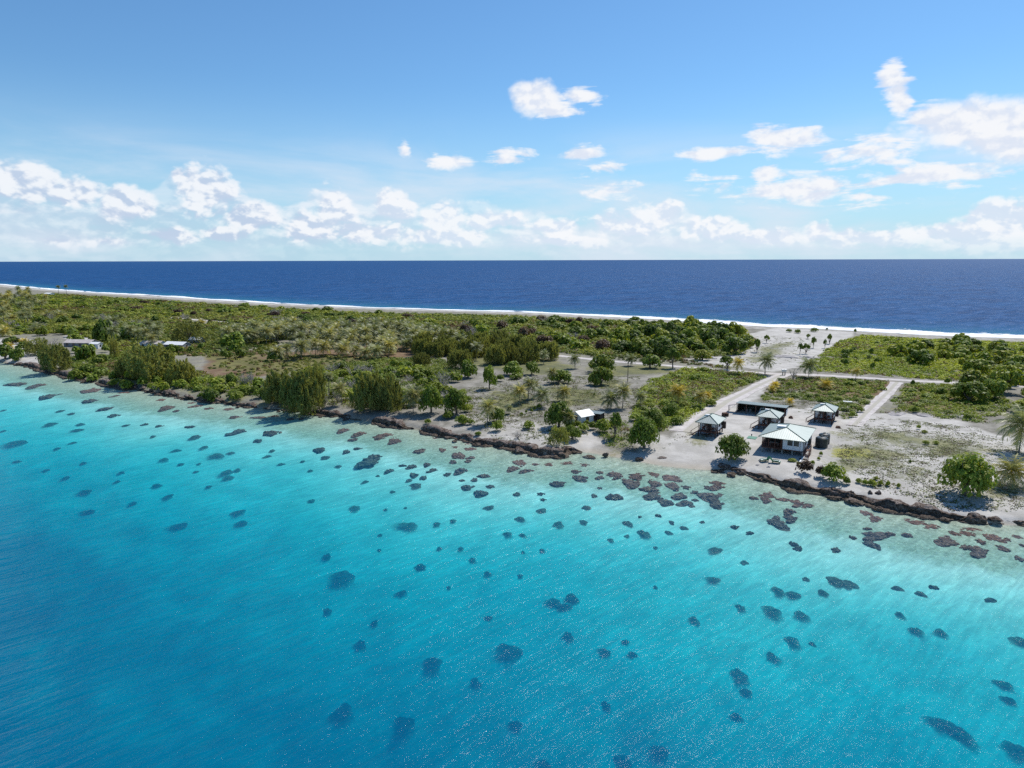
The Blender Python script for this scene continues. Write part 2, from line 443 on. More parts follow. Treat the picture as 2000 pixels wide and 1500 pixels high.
m, t, o = new_mat('lagoon_water')
dep = t.mx(t.attr('depth')[2], 0.0)
def ex(k): return t.m('EXPONENT', t.mul(dep, -k))
tint = t.n.new('ShaderNodeCombineColor')
t.put(tint.inputs[0], ex(.42)); t.put(tint.inputs[1], ex(.088)); t.put(tint.inputs[2], ex(.080))
al, ac = water_coords(t)
w1 = t.noise(t.xyz(t.mul(al, .10), t.mul(ac, .55), 0), 1.0, 4, .55, .6)
w2 = t.noise(t.xyz(t.mul(al, .8), t.mul(ac, 1.7), 3), 1.0, 5, .6, .5)
w3 = t.noise(t.xyz(t.mul(al, 2.0), t.mul(ac, 3.6), 6), 1.0, 4, .65)
gust = t.noise(t.xyz(t.mul(al, .05), t.mul(ac, .16), 12), 1.0, 4, .6)
w3 = t.mul(t.sub(w3, .5), t.ss(gust, .44, .66, .20, 1.5))
hgt = t.add(t.add(t.mul(w1, .9), t.mul(w2, .34)), t.mul(w3, .082))
nb = t.bump(hgt, 1.0, .55)
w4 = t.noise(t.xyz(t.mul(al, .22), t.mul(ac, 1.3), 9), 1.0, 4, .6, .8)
foc = t.add(.87, t.mul(t.ss(w4, .35, .68), .20))  # caustic light streaks painted into the water tint by wave noise
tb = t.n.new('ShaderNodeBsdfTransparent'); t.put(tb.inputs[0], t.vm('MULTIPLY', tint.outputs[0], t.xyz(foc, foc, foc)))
sc_ = t.sub(1.0, ex(.22))
ripm = t.add(.80, t.mul(t.add(w1, w2), .20))  # light and dark streaks of wave refraction, painted into the body colour
df = t.n.new('ShaderNodeBsdfDiffuse')
t.put(df.inputs[0], t.vm('MULTIPLY', t.vm('MULTIPLY', (.0, .074, .160), t.xyz(sc_, sc_, sc_)), t.xyz(ripm, ripm, ripm)))
ad = t.n.new('ShaderNodeAddShader'); t.l.new(tb.outputs[0], ad.inputs[0]); t.l.new(df.outputs[0], ad.inputs[1])
gl = t.n.new('ShaderNodeBsdfGlossy'); gl.inputs['Roughness'].default_value = .07; t.put(gl.inputs['Normal'], nb)
gl.inputs[0].default_value = (1, 1, 1, 1)
fr = t.n.new('ShaderNodeFresnel'); fr.inputs[0].default_value = 1.33; t.put(fr.inputs['Normal'], nb)
mxn = t.n.new('ShaderNodeMixShader'); t.put(mxn.inputs[0], t.mn(t.mul(fr.outputs[0], .42), .12))
t.l.new(ad.outputs[0], mxn.inputs[1]); t.l.new(gl.outputs[0], mxn.inputs[2]); t.l.new(mxn.outputs[0], o.inputs[0])

m, t, o = new_mat('ocean_water')
sh = t.attr('shoal')[2]
al, ac = water_coords(t)
w1 = t.noise(t.xyz(t.mul(al, .012), t.mul(ac, .035), 0), 1.0, 6, .6, .4)
w2 = t.noise(t.xyz(t.mul(al, .05), t.mul(ac, .12), 3), 1.0, 7, .68, .4)
w3 = t.noise(t.xyz(t.mul(al, .8), t.mul(ac, 1.4), 3), 1.0, 3, .6, .4)
hgt = t.add(t.add(t.mul(w1, 6.0), t.mul(w2, 6.0)), t.mul(w3, .8))
nb = t.bump(hgt, 1.0, .75)
c = t.mix(t.ss(w1, .35, .65), (.003, .038, .125), (.006, .064, .185))
c = t.mix(t.ss(sh, 0, 1), c, (.02, .16, .24))
crest = t.ss(w2, .42, .62)
c = t.mix(t.mul(crest, .6), c, (.035, .11, .27))
cap = t.mul(t.ss(w2, .66, .70), t.ss(w3, .50, .58))
c = t.mix(t.mul(cap, .8), c, (.7, .75, .8))
df = t.n.new('ShaderNodeBsdfDiffuse'); t.put(df.inputs[0], c)
gl = t.n.new('ShaderNodeBsdfGlossy'); gl.inputs['Roughness'].default_value = .32; t.put(gl.inputs['Normal'], nb)
gl.inputs[0].default_value = (.9, .95, 1, 1)
fr = t.n.new('ShaderNodeFresnel'); fr.inputs[0].default_value = 1.33; t.put(fr.inputs['Normal'], nb)
mxn = t.n.new('ShaderNodeMixShader'); t.put(mxn.inputs[0], t.mn(t.mul(fr.outputs[0], .22), .075))
t.l.new(df.outputs[0], mxn.inputs[1]); t.l.new(gl.outputs[0], mxn.inputs[2]); t.l.new(mxn.outputs[0], o.inputs[0])

m, t, o = new_mat('foam')
p = t.pos(); n1 = t.noise(p, .10, 6, .7); n2 = t.noise(p, .6, 4, .6)
e_ = t.attr('edge')[2]
a_ = t.ss(t.add(t.add(e_, t.mul(t.sub(n1, .5), 1.8)), t.mul(t.sub(n2, .5), .5)), .30, .55)
df = t.n.new('ShaderNodeBsdfDiffuse'); df.inputs[0].default_value = (.86, .88, .90, 1)
tb = t.n.new('ShaderNodeBsdfTransparent')
mxn = t.n.new('ShaderNodeMixShader'); t.put(mxn.inputs[0], a_)
t.l.new(tb.outputs[0], mxn.inputs[1]); t.l.new(df.outputs[0], mxn.inputs[2]); t.l.new(mxn.outputs[0], o.inputs[0])

# ------------------------------------------------------------------ mesh helpers
def link(o, parent=None):
    COL.objects.link(o)
    if parent is not None: o.parent = parent
    return o

def npmesh(name, V, Q, mats, attrs=None, mi=None, smooth=False, uvs=None, cols=None):
    """V (n,3), Q (m,4) or (m,3) index array"""
    V = np.asarray(V, dtype=np.float32); Q = np.asarray(Q, dtype=np.int32)
    me = bpy.data.meshes.new(name)
    k = Q.shape[1]
    me.vertices.add(len(V)); me.vertices.foreach_set('co', V.ravel())
    me.loops.add(Q.size); me.loops.foreach_set('vertex_index', Q.ravel())
    me.polygons.add(len(Q)); me.polygons.foreach_set('loop_start', np.arange(0, Q.size, k, dtype=np.int32))
    for mname in (mats if isinstance(mats, (list, tuple)) else [mats]): me.materials.append(MATS[mname])
    if mi is not None: me.polygons.foreach_set('material_index', np.asarray(mi, dtype=np.int32))
    if smooth: me.polygons.foreach_set('use_smooth', np.ones(len(Q), dtype=bool))
    if attrs:
        for an, av in attrs.items():
            a = me.attributes.new(an, 'FLOAT', 'POINT'); a.data.foreach_set('value', np.asarray(av, dtype=np.float32))
    if cols is not None:
        a = me.attributes.new('tint', 'FLOAT_COLOR', 'POINT'); a.data.foreach_set('color', np.asarray(cols, dtype=np.float32).ravel())
    me.update(calc_edges=True); me.validate()
    return me

def tag(o, label=None, cat=None, group=None, kind=None):
    if label: o['label'] = label
    if cat: o['category'] = cat
    if group: o['group'] = group
    if kind: o['kind'] = kind
    return o

def empty(name, loc, rz=0.0):
    o = bpy.data.objects.new(name, None); o.location = loc; o.rotation_euler = (0, 0, rz)
    o.empty_display_size = .5
    return link(o)

class MB:
    """collects boxes, prisms, tubes into one mesh (polygons of any size)"""
    def __init__(s): s.v = []; s.f = []; s.uv = []
    def poly(s, pts, uvs=None):
        i = len(s.v); s.v += [tuple(p) for p in pts]; s.f.append(list(range(i, i + len(pts))))
        s.uv += (uvs if uvs else [(0, 0)] * len(pts))
    def box(s, x0, x1, y0, y1, z0, z1):
        P = [(x0, y0, z0), (x1, y0, z0), (x1, y1, z0), (x0, y1, z0), (x0, y0, z1), (x1, y0, z1), (x1, y1, z1), (x0, y1, z1)]
        for q in ((3, 2, 1, 0), (4, 5, 6, 7), (0, 1, 5, 4), (1, 2, 6, 5), (2, 3, 7, 6), (3, 0, 4, 7)): s.poly([P[k] for k in q])
    def tube(s, a, b, ra, rb=None, n=8, cap=True):
        rb = ra if rb is None else rb
        a = Vector(a); b = Vector(b); d = (b - a).normalized()
        u = d.orthogonal().normalized(); v = d.cross(u)
        A = [a + u * math.cos(2 * math.pi * k / n) * ra + v * math.sin(2 * math.pi * k / n) * ra for k in range(n)]
        B = [b + u * math.cos(2 * math.pi * k / n) * rb + v * math.sin(2 * math.pi * k / n) * rb for k in range(n)]
        for k in range(n): s.poly([A[k], A[(k + 1) % n], B[(k + 1) % n], B[k]])
        if cap: s.poly(A[::-1]); s.poly(B)
    def lathe(s, prof, n=20, c=(0, 0)):
        R_ = [[(c[0] + r * math.cos(2 * math.pi * k / n), c[1] + r * math.sin(2 * math.pi * k / n), z) for k in range(n)] for r, z in prof]
        for i in range(len(R_) - 1):
            for k in range(n): s.poly([R_[i][k], R_[i][(k + 1) % n], R_[i + 1][(k + 1) % n], R_[i + 1][k]])
        s.poly(R_[0][::-1]); s.poly(R_[-1])
    def mesh(s, name, mat):
        me = bpy.data.meshes.new(name); me.from_pydata(s.v, [], s.f); me.materials.append(MATS[mat])
        ul = me.uv_layers.new(name='uv')
        ul.data.foreach_set('uv', np.array([c for f in s.f for k in f for c in s.uv[k]], dtype=np.float32))
        me.update(); return me
    def build(s, name, mat, parent=None, loc=None):
        o = bpy.data.objects.new(name, s.mesh(name, mat)); link(o, parent)
        if loc is not None: o.location = loc
        return o

def hash2(ix, iy, seed):
    h = (ix * 374761393 + iy * 668265263 + seed * 1442695041) & 0xFFFFFFFF
    h = ((h ^ (h >> 13)) * 1274126177) & 0xFFFFFFFF
    return ((h ^ (h >> 16)) & 0xFFFFFF) / float(0xFFFFFF)
def vnoise(x, y, seed=0):
    x = np.asarray(x, dtype=np.float64); y = np.asarray(y, dtype=np.float64)
    ix = np.floor(x).astype(np.int64); iy = np.floor(y).astype(np.int64)
    fx = x - ix; fy = y - iy; fx = fx * fx * (3 - 2 * fx); fy = fy * fy * (3 - 2 * fy)
    a = hash2(ix, iy, seed); b = hash2(ix + 1, iy, seed); c = hash2(ix, iy + 1, seed); d = hash2(ix + 1, iy + 1, seed)
    return (a * (1 - fx) + b * fx) * (1 - fy) + (c * (1 - fx) + d * fx) * fy
def fbm(x, y, seed=0, oct=4):
    s = 0; a = .5; t_ = 0
    for k in range(oct):
        s = s + a * vnoise(x * 2 ** k, y * 2 ** k, seed + k * 7); t_ += a; a *= .5
    return s / t_
def sst(v, a, b):
    t_ = np.clip((v - a) / (b - a), 0, 1); return t_ * t_ * (3 - 2 * t_)

def polydist(P, L):
    """distance to an open polyline, side sign and arclength position"""
    best = np.full(len(P), 1e18); side = np.zeros(len(P)); pos = np.zeros(len(P)); acc_ = 0
    for i in range(len(L) - 1):
        a, b = L[i], L[i + 1]; d = b - a; ln = np.hypot(*d)
        tt = np.clip(((P - a) @ d) / (ln * ln), 0, 1)
        q = a + tt[:, None] * d; dd = ((P - q) ** 2).sum(1)
        cr = d[0] * (P[:, 1] - a[1]) - d[1] * (P[:, 0] - a[0])
        m_ = dd < best
        best[m_] = dd[m_]; side[m_] = np.sign(cr[m_]); pos[m_] = (acc_ + tt * ln)[m_]
        acc_ += ln
    return np.sqrt(best), side, pos

def inpoly(P, poly):
    x, y = P[:, 0], P[:, 1]; ins = np.zeros(len(P), bool); n = len(poly); j = n - 1
    for i in range(n):
        xi, yi = poly[i]; xj, yj = poly[j]
        c_ = ((yi > y) != (yj > y)) & (x < (xj - xi) * (y - yi) / (yj - yi + 1e-12) + xi)
        ins ^= c_; j = i
    return ins
def polysd(P, poly):
    L = np.vstack([poly, poly[:1]]); d, _, _ = polydist(P, L)
    return np.where(inpoly(P, poly), d, -d)

# ------------------------------------------------------------------ the coast
LSH = [(0,707),(40,713),(60,716),(100,727),(160,741),(200,750),(250,758),(310,768),(370,780),(430,785),(500,796),(560,801),
       (600,804),(640,811),(700,819),(760,830),(820,839),(850,846),(900,858),(940,866),(990,874),(1040,882),(1060,890),
       (1090,889),(1110,881),(1150,884),(1200,893),(1250,902),(1300,911),(1350,916),(1400,919),(1440,925),(1480,933),(1520,945),
       (1560,954),(1620,966),(1680,976),(1720,988),(1760,996),(1820,1006),(1860,1013),(1900,1022),(1960,1024),(2000,1024)]
ls = GP(LSH, 0)
ls = np.vstack([[(-640, 560), (-420, 420), (-300, 345), (-250, 305)], ls, [(96, 88), (125, 70), (190, 35), (260, -10)]])
OSH = [(0,556),(100,566),(200,573),(300,578),(400,585),(550,594),(700,601),(850,606),(1000,610),(1100,614),(1200,620),(1300,625),(1400,633),
       (1500,639),(1600,643),(1700,649),(1800,655),(1900,659),(2000,662)]
osd = GP(OSH, 0)
osd = np.vstack([[(-26000, 20000), (-2400, 2300), (-1300, 1500)], osd, [(330, 310), (430, 255), (560, 190)]])

def coast(P):
    """s: metres inland from the lagoon edge (negative in the lagoon); r: metres inland from the ocean edge"""
    d, sd_, pos_ = polydist(P, ls); s = d * sd_
    d2, sd2, _ = polydist(P, osd); r = -d2 * sd2
    return s, r, pos_
def arc_of(px, py):
    return polydist(np.array([G(px, py, 0)]), ls)[2][0]
BE0, BE1 = arc_of(1130, 883), arc_of(1395, 919)      # the small sand beach
def depth_of(s):
    q = np.maximum(-s, 0)
    return np.interp(q, [0, 3, 8, 15, 23, 35, 50, 70, 81, 100, 150, 400], [0.05, .28, .5, .95, 1.6, 2.9, 5.2, 9.6, 13.2, 18.5, 26, 36])

def height(x, y):
    P = np.stack([np.ravel(x), np.ravel(y)], 1)
    s, r, pos_ = coast(P)
    n1 = fbm(P[:, 0] / 22, P[:, 1] / 22, 3); n2 = fbm(P[:, 0] / 5, P[:, 1] / 5, 11)
    beach = sst(pos_, BE0 - 4, BE0 + 3) * (1 - sst(pos_, BE1 - 2, BE1 + 3))
    wd = 13.0 + 1 * beach
    sj = s + (n2 - .5) * 1.6 * (1 - .6 * beach)
    land = 1.8 * sst(sj, -.3, 1) * np.clip(sst(sj, -.5, 1) * 0 + np.clip(sj / wd, 0, 1) ** (.35 + .5 * beach), 0, 1)
    land = land + (n1 - .5) * .35 * sst(s, 5, 20)
    sea = -depth_of(sj) * (1 + (n1 - .5) * .62 * sst(-s, 6, 30)) - (n2 - .5) * .25 * sst(-s, 2, 10)
    z_ = np.where(sj > 0, np.maximum(land, .02), sea)
    # ocean side
    ob = np.clip(r / 26.0, 0, 1) ** .6 * 2.1
    z_ = np.where((r < 26) & (s > 60), np.where(r > 0, np.minimum(z_, ob + .02), -.4 - np.minimum(-r * .1, 4)), z_)
    return z_.reshape(np.shape(x)), s, r, pos_
def hz(x, y): return float(height(np.array([x]), np.array([y]))[0][0])

POLY = {   # land cover outlines, surveyed in photo pixels and laid on the ground
 'sand': [[(1140,884),(1200,868),(1300,862),(1345,822),(1400,792),(1465,755),(1500,735),(1545,735),(1500,765),(1470,790),(1560,800),(1585,788),(1650,800),(1700,806),(1760,806),(1850,812),(1900,830),(1960,850),(2100,870),(2200,1090),(1900,1030),(1700,985),(1560,958),(1400,922),(1250,905)],
          [(1340,690),(1400,672),(1440,655),(1520,640),(1670,648),(1655,668),(1600,700),(1560,716),(1520,728),(1480,722),(1430,716),(1380,712),(1320,705)],
          [(0,662),(55,660),(75,672),(100,690),(90,712),(0,700)], [(128,655),(190,657),(200,668),(135,672)],
          [(985,870),(1100,830),(1160,846),(1150,884),(1090,888),(1030,880)],[(318,727),(350,727),(352,737),(320,737)]],
 'grass': [[(880,690),(1070,700),(1130,715),(1100,735),(1010,730),(900,712)],[(955,760),(1040,770),(1060,800),(940,810)],[(1060,755),(1180,760),(1200,790),(1080,800)],[(1130,715),(1330,712),(1320,730),(1150,738)],[(1180,855),(1225,850),(1220,875),(1170,878)],[(1150,745),(1230,740),(1220,760),(1150,758)],
           [(0,600),(250,595),(420,615),(300,650),(140,650),(0,650)],[(850,700),(620,690),(520,700),(470,680),(380,690),(420,720),(520,730),(700,740),(850,730)],
           [(180,700),(280,700),(300,745),(200,750)],[(1690,835),(1760,842),(1830,852),(1870,880),(1740,872),(1680,860)],[(1612,868),(1700,862),(1780,880),(1760,910),(1640,926),(1596,905)],[(1780,855),(1860,850),(1950,880),(1900,905),(1800,890)],[(1700,925),(1800,905),(1830,930),(1750,945)],[(1395,835),(1345,850),(1340,875),(1380,870)],[(1625,845),(1680,845),(1690,862),(1630,868)],
           [(1500,672),(1560,666),(1520,700),(1470,712),(1450,700)],[(1920,940),(2050,955),(2050,985),(1920,975)]],
 'brown': [[(395,690),(480,682),(560,702),(700,700),(680,715),(560,725),(470,745),(400,748)],[(540,690),(820,668),(900,690),(600,712)],[(60,620),(350,610),(380,640),(80,650)],
           [(1530,738),(1750,746),(1730,775),(1600,780)],[(1760,752),(1930,758),(1930,800),(1760,800)]],
 'yellow': [[(1616,878),(1640,874),(1690,880),(1702,892),(1640,896),(1612,890)]],
}
WPOLY = {k: [GP(q) for q in v] for k, v in POLY.items()}
CARPET = [  # low leafy scrub; outline, density per m2, colour pair, height
 ([(1335,722),(1400,716),(1480,726),(1500,736),(1462,758),(1400,788),(1345,824),(1292,846),(1240,846),(1228,812),(1252,765),(1275,745)], 1.6, ((.17,.24,.022),(.33,.37,.032)), .8),
 ([(1530,733),(1620,737),(1700,742),(1748,748),(1700,800),(1650,818),(1625,792),(1560,780),(1480,782),(1492,762)], 1.0, ((.13,.18,.022),(.23,.27,.035)), .5),
 ([(1762,750),(1940,756),(1990,800),(1905,828),(1800,810),(1712,806)], 1.1, ((.14,.20,.022),(.24,.28,.032)), .6),
 ([(1590,704),(1640,668),(1700,652),(1990,664),(2080,680),(2080,760),(1900,748),(1700,733),(1600,727),(1560,716)], .9, ((.20,.26,.022),(.38,.41,.032)), .7),
 ([(860,700),(700,702),(560,735),(600,790),(740,800),(800,800),(860,770),(905,730)], .6, ((.12,.165,.026),(.22,.26,.036)), 1.0),
 ([(0,585),(100,575),(430,597),(700,612),(900,616),(1300,632),(1450,652),(1480,668),(1440,694),(1320,704),(1090,690),(900,650),(600,622),(400,612),(300,625),(150,600),(0,612)], .30, ((.12,.16,.028),(.28,.30,.045)), 1.5),
 ([(430,645),(900,668),(1190,672),(1190,694),(1060,690),(880,684),(640,664),(440,664)], .22, ((.11,.145,.03),(.23,.25,.05)), 1.0),
 ([(380,610),(560,620),(800,640),(900,660),(880,668),(600,645),(420,640)], .30, ((.12,.155,.03),(.27,.28,.05)), 1.2),
 ([(40,600),(300,605),(420,615),(300,640),(60,640)], .22, ((.15,.165,.035),(.26,.25,.06)), .7),
 ([(470,690),(700,695),(850,702),(800,712),(560,735),(470,735),(410,720)], .16, ((.14,.165,.035),(.26,.25,.06)), .5),
 ([(300,650),(440,640),(560,652),(450,700),(300,690)], .2, ((.075,.105,.022),(.16,.175,.035)), 1.0),
 ([(1120,700),(1180,690),(1310,700),(1420,716),(1330,712),(1200,704)], .3, ((.085,.11,.03),(.16,.17,.05)), .5),
 ([(0,612),(300,620),(440,640),(430,690),(250,700),(150,650),(0,655)], .28, ((.13,.165,.028),(.27,.28,.05)), 1.1),
 ([(120,700),(250,690),(420,735),(560,745),(560,790),(420,776),(250,748),(130,728)], .9, ((.11,.16,.024),(.22,.26,.036)), 1.0),
 ([(400,650),(520,650),(560,700),(440,690)], .25, ((.085,.12,.02),(.18,.19,.03)), .9),
 ([(1165,835),(1215,815),(1240,850),(1235,870),(1180,862)], .9, ((.13,.19,.022),(.26,.3,.032)), .7),
]

# ground: one fan-shaped sheet, finer near the shore
def build_ground():
    nu, nv = 760, 760
    ys = 26 * np.exp(np.linspace(0, math.log(1500 / 26), nv))
    us = np.linspace(-1.15, 1.15, nu)
    X = ys[:, None] * us[None, :]; Y = np.repeat(ys[:, None], nu, 1)
    Z, s, r, pos_ = height(X, Y)
    P = np.stack([X.ravel(), Y.ravel()], 1)
    W = P + 5.0 * np.stack([fbm(P[:, 0] / 9, P[:, 1] / 9, 21) - .5, fbm(P[:, 0] / 9, P[:, 1] / 9, 31) - .5], 1)
    att = {}
    for k, polys in WPOLY.items():
        a = np.zeros(len(P))
        for q in polys:
            soft = {'sand': 5, 'yellow': 5}.get(k, 11)
            near = (P[:, 0] > q[:, 0].min() - 15) & (P[:, 0] < q[:, 0].max() + 15) & (P[:, 1] > q[:, 1].min() - 15) & (P[:, 1] < q[:, 1].max() + 15)
            if near.any(): a[near] = np.maximum(a[near], sst(polysd(W[near], q), -soft * .5, soft * .5))
        att[k] = a
    # everything beyond the palm grove is dry green ground; sandy strip along the lagoon east of the casuarinas
    beachy = sst(P[:, 0], -35, 0) * (1 - sst(s, 12, 26)) * (s > -1)
    att['sand'] = np.maximum(att['sand'], .62 * beachy)
    inner = sst(s, 70, 120) * sst(-P[:, 0], -75, -55) + sst(-P[:, 0], 40, 70)
    att['grass'] = np.maximum(att['grass'], .55 * np.clip(inner, 0, 1) * (1 - att['sand']) * (1 - .5 * att['brown']))
    for (q, den, cols, hh) in CARPET:
        wq = GP(q); near = (P[:, 0] > wq[:, 0].min() - 9) & (P[:, 0] < wq[:, 0].max() + 9) & (P[:, 1] > wq[:, 1].min() - 9) & (P[:, 1] < wq[:, 1].max() + 9)
        k = np.zeros(len(P)); k[near] = sst(polysd(W[near], wq), -2, 2)
        att['grass'] = np.maximum(att['grass'], .62 * k); att['sand'] = att['sand'] * (1 - .8 * k)
    beach_o = (1 - sst(r, 30, 38)) * (s > 50)
    att['sand'] = np.maximum(att['sand'], .62 * beach_o); att['grass'] = att['grass'] * (1 - beach_o); att['brown'] = att['brown'] * (1 - beach_o)
    att['sand'] = att['sand'] * np.where(P[:, 0] > 60, .74, .9)
    att['reef'] = (1 - sst(-s, 9, 26)) * (s < 3) * .95
    idx = np.arange(nu * nv).reshape(nv, nu)
    Q = np.stack([idx[:-1, :-1], idx[:-1, 1:], idx[1:, 1:], idx[1:, :-1]], -1).reshape(-1, 4)
    rr = (r.reshape(nv, nu) > -60); keep = (rr[:-1, :-1] | rr[1:, 1:]).ravel()
    me = npmesh('ground', np.stack([X.ravel(), Y.ravel(), Z.ravel()], 1), Q[keep], 'ground', att, smooth=True)
    tag(link(bpy.data.objects.new('ground', me)), kind='structure')
build_ground()

def build_lagoon():
    nu, nv = 420, 420
    ys = 26 * np.exp(np.linspace(0, math.log(700 / 26), nv)); us = np.linspace(-1.3, 1.3, nu)
    X = ys[:, None] * us[None, :]; Y = np.repeat(ys[:, None], nu, 1)
    # two big rims nearer the viewer so that the water carries on behind
    X = np.vstack([np.linspace(-900, 400, nu)[None] , X]); Y = np.vstack([np.full((1, nu), -300.0), Y])
    Z, s, r, _ = height(X, Y)
    idx = np.arange(X.size).reshape(X.shape)
    Q = np.stack([idx[:-1, :-1], idx[:-1, 1:], idx[1:, 1:], idx[1:, :-1]], -1).reshape(-1, 4)
    S = (s.reshape(X.shape) < 6); keep = (S[:-1, :-1] | S[1:, 1:]).ravel()
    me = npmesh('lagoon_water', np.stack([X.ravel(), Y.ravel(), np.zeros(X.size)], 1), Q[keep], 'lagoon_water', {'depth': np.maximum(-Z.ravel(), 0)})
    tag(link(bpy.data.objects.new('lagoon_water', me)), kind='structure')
    sea = MB(); sea.poly([(-900, -300, -22), (500, -300, -22), (500, 27, -22), (-900, 27, -22)])
    tag(sea.build('lagoon_floor', 'ground'), kind='structure')
build_lagoon()

def offset_line(L, dist):
    """points of a polyline moved sideways (positive = left of its direction)"""
    T_ = np.gradient(L, axis=0); T_ /= np.hypot(T_[:, 0], T_[:, 1])[:, None]
    return L + np.stack([-T_[:, 1], T_[:, 0]], 1) * dist
def resample(L, step):
    d = np.r_[0, np.cumsum(np.hypot(*np.diff(L, axis=0).T))]; n = max(2, int(d[-1] / step)); q = np.linspace(0, d[-1], n)
    return np.stack([np.interp(q, d, L[:, 0]), np.interp(q, d, L[:, 1])], 1), q

def build_ocean():
    L, q = resample(osd, 12)
    ds = np.array([-14, 0, 10, 22, 40, 70, 120, 200, 400, 900, 2500, 8000, 25000, 80000.0])
    nrm = np.array([.50, .866])
    V = []; sh = []
    for d in ds:
        A = offset_line(L, max(min(d, 60), -14)) if d <= 60 else offset_line(L, 60) + nrm * (d - 60)
        if d > 900: A = A + (np.linspace(-1, 1, len(A))[:, None]) * np.array([.866, -.5]) * (d - 900) * 3
        V.append(np.c_[A, np.full(len(A), -.02)]); sh.append(np.full(len(A), float(np.exp(-max(d, 0) / 45))))
    n = len(L); idx = np.arange(n * len(ds)).reshape(len(ds), n)
    Q = np.stack([idx[:-1, :-1], idx[:-1, 1:], idx[1:, 1:], idx[1:, :-1]], -1).reshape(-1, 4)
    me = npmesh('ocean_water', np.vstack(V), Q, 'ocean_water', {'shoal': np.hstack(sh)})
    tag(link(bpy.data.objects.new('ocean_water', me)), kind='structure')
    # breaking surf
    L, q = resample(osd, 4); V = []; ed = []
    wv = fbm(q / 40, q * 0, 5); wide = (8 + 18 * wv) * (.8 + 1.4 * sst(L[:, 0], -100, 200))
    prof = [(-4, .12, 0), (-2, .3, .55), (0, .7, .85), (2, 1.0, .95), (4, .7, .75), (7, .3, .42), (12, .05, 0)]
    for (d, hh, e_) in prof:
        A = L + (offset_line(L, 1) - L) * ((d * wide / 13) + (fbm(q / 14, q * 0 + d, 8) - .5) * 6)[:, None]
        V.append(np.c_[A, hh * (.5 + wv) + .05]); ed.append(np.full(len(A), e_))
    n = len(L); idx = np.arange(n * len(prof)).reshape(len(prof), n)
    Q = np.stack([idx[:-1, :-1], idx[:-1, 1:], idx[1:, 1:], idx[1:, :-1]], -1).reshape(-1, 4)
    me = npmesh('surf', np.vstack(V), Q, 'foam', {'edge': np.hstack(ed)}, smooth=True)
    tag(link(bpy.data.objects.new('surf', me)), kind='structure')
build_ocean()

def strip(name, pts, width, mat, lift=.05, step=1.5, track=False):
    L = GP(pts) if not isinstance(pts, np.ndarray) else pts
    L, q = resample(L, step); k = 9; V = []; tr_ = []
    wv = width if np.isscalar(width) else np.interp(np.linspace(0, 1, len(L)), np.linspace(0, 1, len(width)), width)
    for i in range(k):
        f = (i / (k - 1) - .5); wob = (fbm(q / 3, q * 0 + i, 4) - .5) * .8 * abs(f) * 2
        A = L + (offset_line(L, 1) - L) * (f * wv + wob)[:, None]
        Z = height(A[:, 0], A[:, 1])[0]; V.append(np.c_[A, Z + lift - (.04 if i in (0, k - 1) else 0)])
        mid = abs(f) < .13; tr_.append(np.full(len(A), (1.0 if (mid and track) else (.75 if i in (0, k - 1) else 0.0))))
    n = len(L); idx = np.arange(n * k).reshape(k, n)
    Q = np.stack([idx[:-1, :-1], idx[:-1, 1:], idx[1:, 1:], idx[1:, :-1]], -1).reshape(-1, 4)[:, ::-1]
    me = npmesh(name, np.vstack(V), Q, mat, {'track': np.hstack(tr_)}, smooth=True)
    return tag(link(bpy.data.objects.new(name, me)), kind='structure')
strip('coral_road', [(140,597),(190,603),(260,611),(330,620),(410,627),(560,641),(750,658),(950,679),(1085,694),(1200,706),(1290,713),(1400,722),(1500,729),(1540,731),(1620,734),(1700,739),(1800,745),(1945,752),(2100,762)], 3.8, 'road_coral')
strip('sand_track', [(1345,845),(1375,815),(1420,785),(1475,757),(1515,738),(1532,731)], [9, 7, 5.5, 4.5, 4.5, 4.5], 'road_coral', .085, 1.2, True)
strip('side_track', [(1668,832),(1690,808),(1715,785),(1735,765),(1752,747)], 3.4, 'road_coral', .085, 1.2, True)

# reef-rock ledge along the lagoon edge
def ledge(name, a0, a1, hfun, seed):
    L, q = resample(ls, .45)
    m_ = (q > a0) & (q < a1); L = L[m_]; q = q[m_]
    taper = sst(q, a0, a0 + 3) * (1 - sst(q, a1 - 3, a1))
    hh = hfun(q) * taper
    prof = [(-2.4, -.9), (-2.0, .02), (-1.2, .25), (-.7, .12), (-.55, .5), (-.65, .8), (-.3, 1.05), (.1, 1.15), (.5, 1.15), (.9, 1.1), (1.4, 1.0), (1.9, .85), (2.5, .5), (3.0, .1)]
    V = []; wig = (fbm(q / 6, q * 0, seed) - .5) * 3.2 + (fbm(q / 1.8, q * 0, seed + 1) - .5) * 1.6
    for i, (d, zf) in enumerate(prof):
        n1 = fbm(q / 1.3, q * 0 + i * .9, seed + 2) - .5; n2 = fbm(q / 1.0 + 40, q * 0 + i * .8, seed + 3) - .5
        wf = np.clip(hh, .5, 1.3)
        A = L + (offset_line(L, 1) - L) * (d * .8 * wf + wig * .6 + n1 * 1.5)[:, None]
        zf_ = np.where(zf > 0, zf * hh * 1.02, zf) + n2 * (1.1 if zf > .3 else .4) * np.clip(hh, .3, 1)
        zf_ = np.where(zf > .7, np.maximum(zf_, .4 * hh), zf_)
        V.append(np.c_[A, zf_])
    n = len(L); k = len(prof); idx = np.arange(n * k).reshape(k, n)
    Q = np.stack([idx[:-1, :-1], idx[:-1, 1:], idx[1:, 1:], idx[1:, :-1]], -1).reshape(-1, 4)
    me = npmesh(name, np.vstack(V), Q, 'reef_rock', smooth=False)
    tag(link(bpy.data.objects.new(name, me)), kind='structure')
ledge('rocky_shore', -5 + arc_of(20, 711), BE0 + 1, lambda q: .12 + 1.25 * sst(fbm(q / 7, q * 0, 9), .25, .75), 40)
